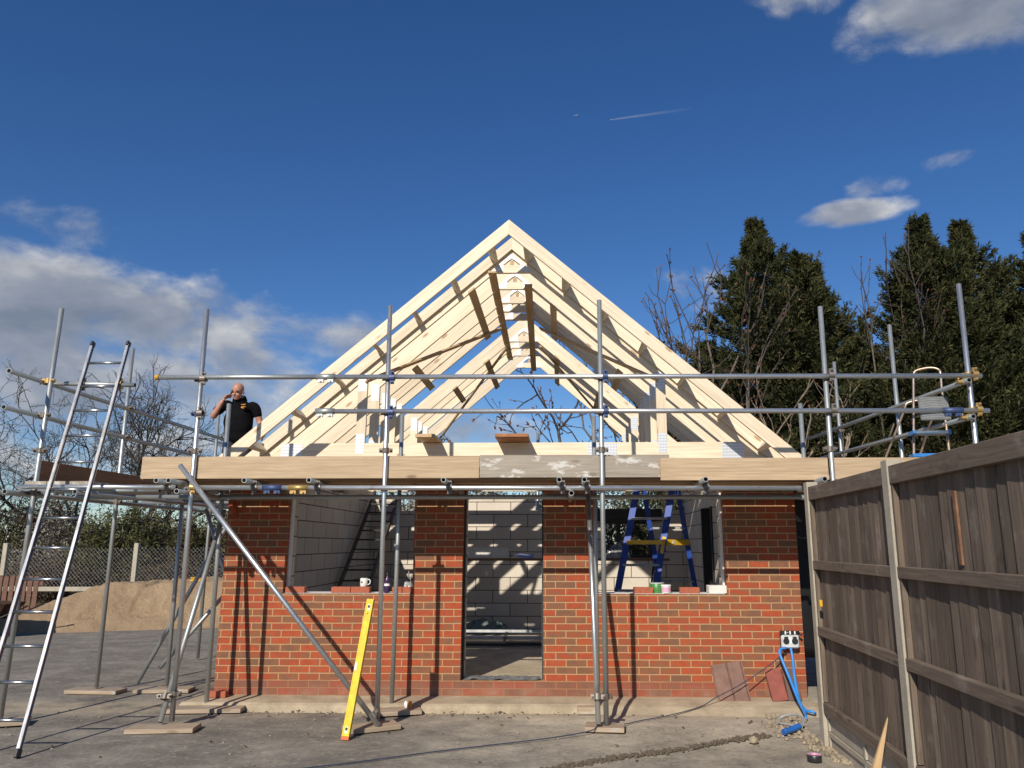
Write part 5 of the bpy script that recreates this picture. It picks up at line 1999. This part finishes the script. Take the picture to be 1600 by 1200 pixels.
def bush(x, y, rx, ry, h, seed, m, label, nst=60, nleaf=9000, ll=.11, lw=.05, twm='twig_dark', group=None, cat='bush', name='bush'):
    rg = np.random.default_rng(seed)
    root = empty(name, (x, y, 0), label, cat, group)
    Mx = Matrix.Translation((x, y, 0))
    L = Lines(3)
    tips = []
    random.seed(seed)
    for i in range(nst):
        an = random.uniform(0, 2 * math.pi)
        f = math.sqrt(random.random())
        ex, ey = math.cos(an) * rx * f, math.sin(an) * ry * f
        hz = h * (1 - .55 * f * f) * random.uniform(.7, 1.08)
        hz *= 1 + .25 * mnoise.noise(Vector((ex * .9 + seed, ey * .9, 2)))
        p = Vector((ex * .45, ey * .45, 0))
        end = Vector((ex, ey, hz))
        mid = p.lerp(end, .5) + Vector((random.gauss(0, .12), random.gauss(0, .12), .12 * h))
        pts = [p, p.lerp(mid, .5) + Vector((random.gauss(0, .05), 0, 0)), mid, mid.lerp(end, .5) + Vector((random.gauss(0, .08), random.gauss(0, .08), .05)), end]
        for k in range(4):
            L.add(pts[k], pts[k + 1], .022 * (1 - k * .22), .022 * (1 - (k + 1) * .22))
            for q in range(5):
                b0 = pts[k].lerp(pts[k + 1], random.random())
                b1 = b0 + Vector((random.gauss(0, .3), random.gauss(0, .3), random.uniform(-.08, .42))) * (.6 + .5 * k / 3)
                L.add(b0, b1, .009, .003)
                tips.append((b0, b1))
    L.build('stems', twm, root, Mx)
    t_ = np.array([[tuple(a), tuple(b)] for a, b in tips])
    idx = rg.integers(0, len(t_), nleaf)
    u = rg.uniform(.2, 1.05, nleaf)[:, None]
    P_ = t_[idx, 0] + (t_[idx, 1] - t_[idx, 0]) * u + rg.normal(size=(nleaf, 3)) * .07
    P_[:, 2] = np.maximum(P_[:, 2], .03)
    D_ = unit(rg.normal(size=(nleaf, 3)) + np.array([0, 0, .35]))
    V, F = leaves(P_, D_, ll, lw, rg)
    from_arrays('foliage', V, F, m, root, Mx)


HG = 'bushes of the hedge behind the yard'
bush(-18.8, 25.6, 2.0, 1.4, 3.3, 1, 'bush_leaf', 'olive green bush at the far left below the scaffold ledger', 80, 14000, group=HG)
bush(-16.4, 25.2, 1.5, 1.1, 3.1, 2, 'blossom', 'pale blossoming bush behind the ladder', 80, 12000, .07, .045, group=HG)
bush(-13.7, 24.2, 1.9, 1.2, 3.25, 3, 'bush_leaf', 'dark leafy bush with bare stems behind the lone left pole', 80, 12000, group=HG)
bush(-12.4, 27.5, 1.6, 1.2, 3.0, 4, 'bush_olive', 'olive bush half hidden by the brace tubes, left of the brickwork', 60, 9000, group=HG)
bush(-23.0, 27, 2.4, 1.6, 3.4, 5, 'bush_olive', 'green hedge bush beyond the left edge of the photo', 60, 9000, group=HG)
bush(-15.1, 23.4, 1.5, .7, 1.25, 6, 'bramble', 'low brown bramble behind the chain-link fence, below the blossom', 70, 7000, .08, .04, group=HG)
bush(-18.4, 23.2, 1.9, .7, 1.35, 7, 'bramble', 'low brown bramble behind the chain-link fence at the left edge', 70, 7000, .08, .04, group=HG)
bush(-11.6, 23.6, 1.6, .7, 1.2, 8, 'bramble', 'low brown bramble behind the chain-link fence, left of the brickwork', 70, 7000, .08, .04, group=HG)
bush(-24.0, 46, 3.0, 2.0, 3.6, 9, 'bramble', 'far brownish thicket seen past the left brick corner', 60, 6000, .2, .1, group=HG)
bush(-29.0, 44, 3.5, 2.0, 4.2, 10, 'bush_olive', 'far olive thicket behind the dark leafy bush', 60, 6000, .2, .1, group=HG)
for i, (x, y, h, m, lab) in enumerate(((-3.0, 18.6, 3.9, 'blossom', 'pale twiggy bush seen over the rear wall, left part of the doorway'), (-1.3, 19.2, 3.8, 'bush_olive', 'olive bush seen over the rear wall in the middle of the doorway'), (.3, 18.5, 3.8, 'blossom', 'pale twiggy bush seen over the rear wall at the right doorway edge'), (2.2, 18.4, 4.0, 'bush_leaf', 'green bush seen through the rear window opening'), (-5.0, 19.5, 3.8, 'bush_leaf', 'green bush seen over the rear wall through the left window'), (4.6, 18.6, 4.0, 'bush_leaf', 'dark bush behind the right end of the garage'), (7.4, 19.6, 3.6, 'bush_leaf', 'dark bush below the conifers, hidden low behind the fence'))):
    bush(x, y, 1.5, 1.0, h, 40 + i, m, lab, 70, 9000, .09, .05, group=HG)

bush(-16.0, 40, 3.0, 1.6, 3.4, 60, 'bush_olive', 'far olive bush low behind the brace tubes left of the brickwork', 60, 6000, .2, .1, group=HG)
bush(-9.0, 34, 2.8, 1.5, 3.2, 61, 'bush_leaf', 'far green bush hidden mostly behind the left brick corner', 60, 6000, .17, .09, group=HG)

# sand heap
def sand():
    n, mm = 200, 110
    X0, X1, Y0, Y1 = -11.6, -4.4, 14.7, 20.6
    bm = bmesh.new()
    g = []
    for j in range(mm + 1):
        row = []
        for i in range(n + 1):
            x = X0 + (X1 - X0) * i / n
            y = Y0 + (Y1 - Y0) * j / mm
            front = 16.25 - .42 * max(0, (-7.6 - x)) * .9 if x < -7.6 else 16.25 + .1 * (x + 7.6)
            front += .15 * mnoise.noise(Vector((x * .8, 0, 0)))
            dl = (x - (X0 + .15)) * .5
            dr = (X1 - .2 - x) * .6
            df = (y - front) * .78
            db = (Y1 - .2 - y) * .7
            d = min(dl, dr, df, db)
            top = .90 + .05 * mnoise.noise(Vector((x * .7, y * .7, 4)))
            z = min(d, top) if d > 0 else d * .3
            z = max(z, -.08)
            if z > .02:
                z += .07 * mnoise.noise(Vector((x * 1.6, y * 1.6, 1))) * min(1, z * 3) + .045 * mnoise.noise(Vector((x * 4.5, y * 4.5, 7))) + .02 * mnoise.noise(Vector((x * 12, y * 12, 3)))
                lg = mnoise.noise(Vector((x * 1.1 + 3, y * .6 - x * .5, 9)))
                if lg > .15 and z > .25:
                    z -= .06
            row.append(bm.verts.new((x, y, z)))
        g.append(row)
    for j in range(mm):
        for i in range(n):
            bm.faces.new((g[j][i], g[j][i + 1], g[j + 1][i + 1], g[j + 1][i]))
    o = obj('sand_heap', bm, 'sand', smooth=True)
    tag(o, 'long flat-topped heap of brown sand at the back of the yard, left of the garage', 'sand heap')


sand()
bm = bmesh.new()
for k in range(3):
    bbox(bm, (-.16 + k * .02, -.05 + k * .05, k * .03), (.12 - k * .03, .03 + k * .05, .03 + k * .03), Matrix.Rotation(R(20 * k), 4, 'Z'))
o = obj('yellow_scrap', bm, 'yellow_paint', None, Matrix.Translation((-8.1, 17.45, .88)), bevel=.01)
tag(o, 'small yellow scrap lying on top of the sand heap', 'scrap')

# chain-link fence with concrete posts behind the heap
ch = empty('chain_link_fence', (-14, 21.2, 0), 'chain-link fence with concrete posts and a pale low rail behind the sand heap', 'fence')
for x in (-26.2, -22.5, -18.9, -15.25, -11.6, -8.0):
    box('post', (x - .06, 21.14, 0), (x + .06, 21.26, 1.72), 'post_concrete', ch, .008, 'z')
for i, x in enumerate((-26.2, -22.5, -18.9, -15.25, -11.6)):
    box('rail', (x + .065, 21.165, .44), (x + 3.585, 21.235, .56), 'post_concrete', ch, .006)
    L = Lines(3)
    step = .11
    w, z0, z1 = 3.58, .57, 1.6
    k = -int((z1 - z0) / step)
    while k * step < w:
        for sg in (1, -1):
            a0 = k * step
            t0, t1 = max(0, -a0), min(z1 - z0, w - a0)
            if t1 > t0:
                xa, xb = (a0 + t0, a0 + t1) if sg > 0 else (w - a0 - t0, w - a0 - t1)
                L.add(Vector((x + xa, 21.2 + .004 * sg, z0 + t0)), Vector((x + xb, 21.2 + .004 * sg, z0 + t1)), .0042, .0042)
        k += 1
    L.build('wire_mesh', 'wire', ch)
pc = empty('picket_fence', (-12.2, 17.0, 0), 'low reddish brown picket fence at the left edge in front of the chain-link', 'fence')
bm = bmesh.new()
random.seed(3)
for i in range(24):
    x = -14.6 + i * .135
    h = 1.0 + random.uniform(-.03, .03)
    bbox(bm, (x, 16.98, .12), (x + .1, 17.0, h))
obj('pickets', bm, 'picket_wood', pc)
for z in (.35, .85):
    box('rail', (-14.7, 17.002, z - .04), (-11.3, 17.045, z + .04), 'picket_wood', pc)
sf = empty('steel_fence', (-21, 46, 0), 'far pale corrugated steel fence glimpsed past the left brick corner', 'fence')
bm = bmesh.new()
pr_ = None
for i in range(61):
    x = -23.2 + i * .08
    y = 50 + (.04 if i % 4 < 2 else 0)
    cur = [bm.verts.new((x, y, .0)), bm.verts.new((x, y, 2.5))]
    if pr_:
        bm.faces.new((pr_[0], cur[0], cur[1], pr_[1]))
    pr_ = cur
bmesh.ops.solidify(bm, geom=bm.faces[:], thickness=.01)
obj('sheet', bm, 'fence_steel', sf)
for x in (-23.2, -20.8, -18.4):
    box('post', (x - .04, 50.06, 0), (x + .04, 50.14, 2.55), 'fence_steel', sf, grain='z')
# wheelbarrow at the left edge
wb = empty('wheelbarrow', (-10.9, 14.5, 0), 'dark rusty wheelbarrow cut off by the left edge of the photo', 'wheelbarrow')
Mw = Matrix.Translation((-10.75, 14.5, 0)) @ Matrix.Rotation(R(8), 4, 'Z')
bm = bmesh.new()
lo = [(-.38, -.26, .34), (.42, -.26, .34), (.42, .26, .34), (-.38, .26, .34)]
hi = [(-.62, -.36, .66), (.60, -.36, .62), (.60, .36, .62), (-.62, .36, .66)]
a_ = [bm.verts.new(v) for v in lo]
b_ = [bm.verts.new(v) for v in hi]
bm.faces.new(a_[::-1])
for i in range(4):
    bm.faces.new((a_[i], a_[(i + 1) % 4], b_[(i + 1) % 4], b_[i]))
bmesh.ops.solidify(bm, geom=bm.faces[:], thickness=.012)
obj('tray', bm, 'rusty_barrow', wb, Mw)
for sy in (-.27, .27):
    bm = bmesh.new()
    tube_bm(bm, [(-.75, sy * .25, .22), (-.4, sy, .32), (.4, sy, .33), (.95, sy * 1.1, .58)], .016, 8)
    obj('handle', bm, 'matt_black', wb, Mw)
    bm = bmesh.new()
    tube_bm(bm, [(.35, sy, .32), (.38, sy, .01), (.5, sy, .01), (.42, sy, .33)], .014, 8)
    obj('leg', bm, 'matt_black', wb, Mw)
bm = bmesh.new()
tube_bm(bm, [(-.75, -.05, .2), (-.75, .05, .2)], .2, 20)
obj('wheel', bm, 'matt_black', wb, Mw)
# roof brackets for a scale of distance: aircraft high above
def plane_at(p, sc, d, label, trail=None):
    root = empty('airliner', p, label, 'aircraft', 'aircraft high in the sky')
    Mx, _ = frame(Vector(p) - Vector(d), Vector(p) + Vector(d))
    bm = bmesh.new()
    tube_bm(bm, [(-20 * sc, 0, 1 * sc), (-14 * sc, 0, 0), (14 * sc, 0, 0), (19 * sc, 0, 0)], 2.4 * sc, 10)
    obj('fuselage', bm, 'pale_grey_plastic', root, Mx)
    for s_ in (-1, 1):
        bm = bmesh.new()
        q = [(4, 2, -.5), (-3, 2, -.5), (-9, 18, .8), (-6, 18, .8)]
        bm.faces.new([bm.verts.new((x_ * sc, s_ * y_ * sc, z_ * sc)) for x_, y_, z_ in q])
        bmesh.ops.solidify(bm, geom=bm.faces[:], thickness=.6 * sc)
        obj('wing', bm, 'pale_grey_plastic', root, Mx)
    bm = bmesh.new()
    bm.faces.new([bm.verts.new((x_ * sc, 0, z_ * sc)) for x_, z_ in ((-12, 2), (-19, 2), (-21, 9), (-18, 9))])
    bmesh.ops.solidify(bm, geom=bm.faces[:], thickness=.6 * sc)
    obj('tail_fin', bm, 'tile_red', root, Mx)


plane_at((174.7, 6850, 4130), 1.0, (-.8, .3, .0), 'tiny dark airliner with a red tail, left of the vapour trail')
m, t, b = mat('vapour')
co = t.new('ShaderNodeTexCoord')
sx = t.new('ShaderNodeSeparateXYZ', {0: co.outputs['Object']})
al = t.math('MULTIPLY', t.rng(sx.outputs[0], -20, 920, .075, .0, False), t.math('ADD', .6, t.math('MULTIPLY', t.noise(t.scale(co.outputs['Object'], (.012, .05, .05)), 1.0, 4), .8)))
t.put(b, 'Base Color', (.9, .9, .9))
t.put(b, 'Alpha', al)
A_, B_ = Vector((591, 7718, 4592)), Vector((1508, 7568, 4632))
Mx, L = frame(A_, B_)
Mx.translation = A_
bm = bmesh.new()
tube_bm(bm, [(0, 0, 0), (60, 0, 0), (300, 0, 0), (L, 0, 0)], 4, 8, 17)
o = obj('vapour_trail', bm, 'vapour', None, Mx)
tag(o, 'thin white vapour trail fading to the right high in the blue sky', 'vapour trail')
plane_at((585, 7719, 4592), .8, (-.98, .16, -.04), 'pale airliner at the head of the white vapour trail')
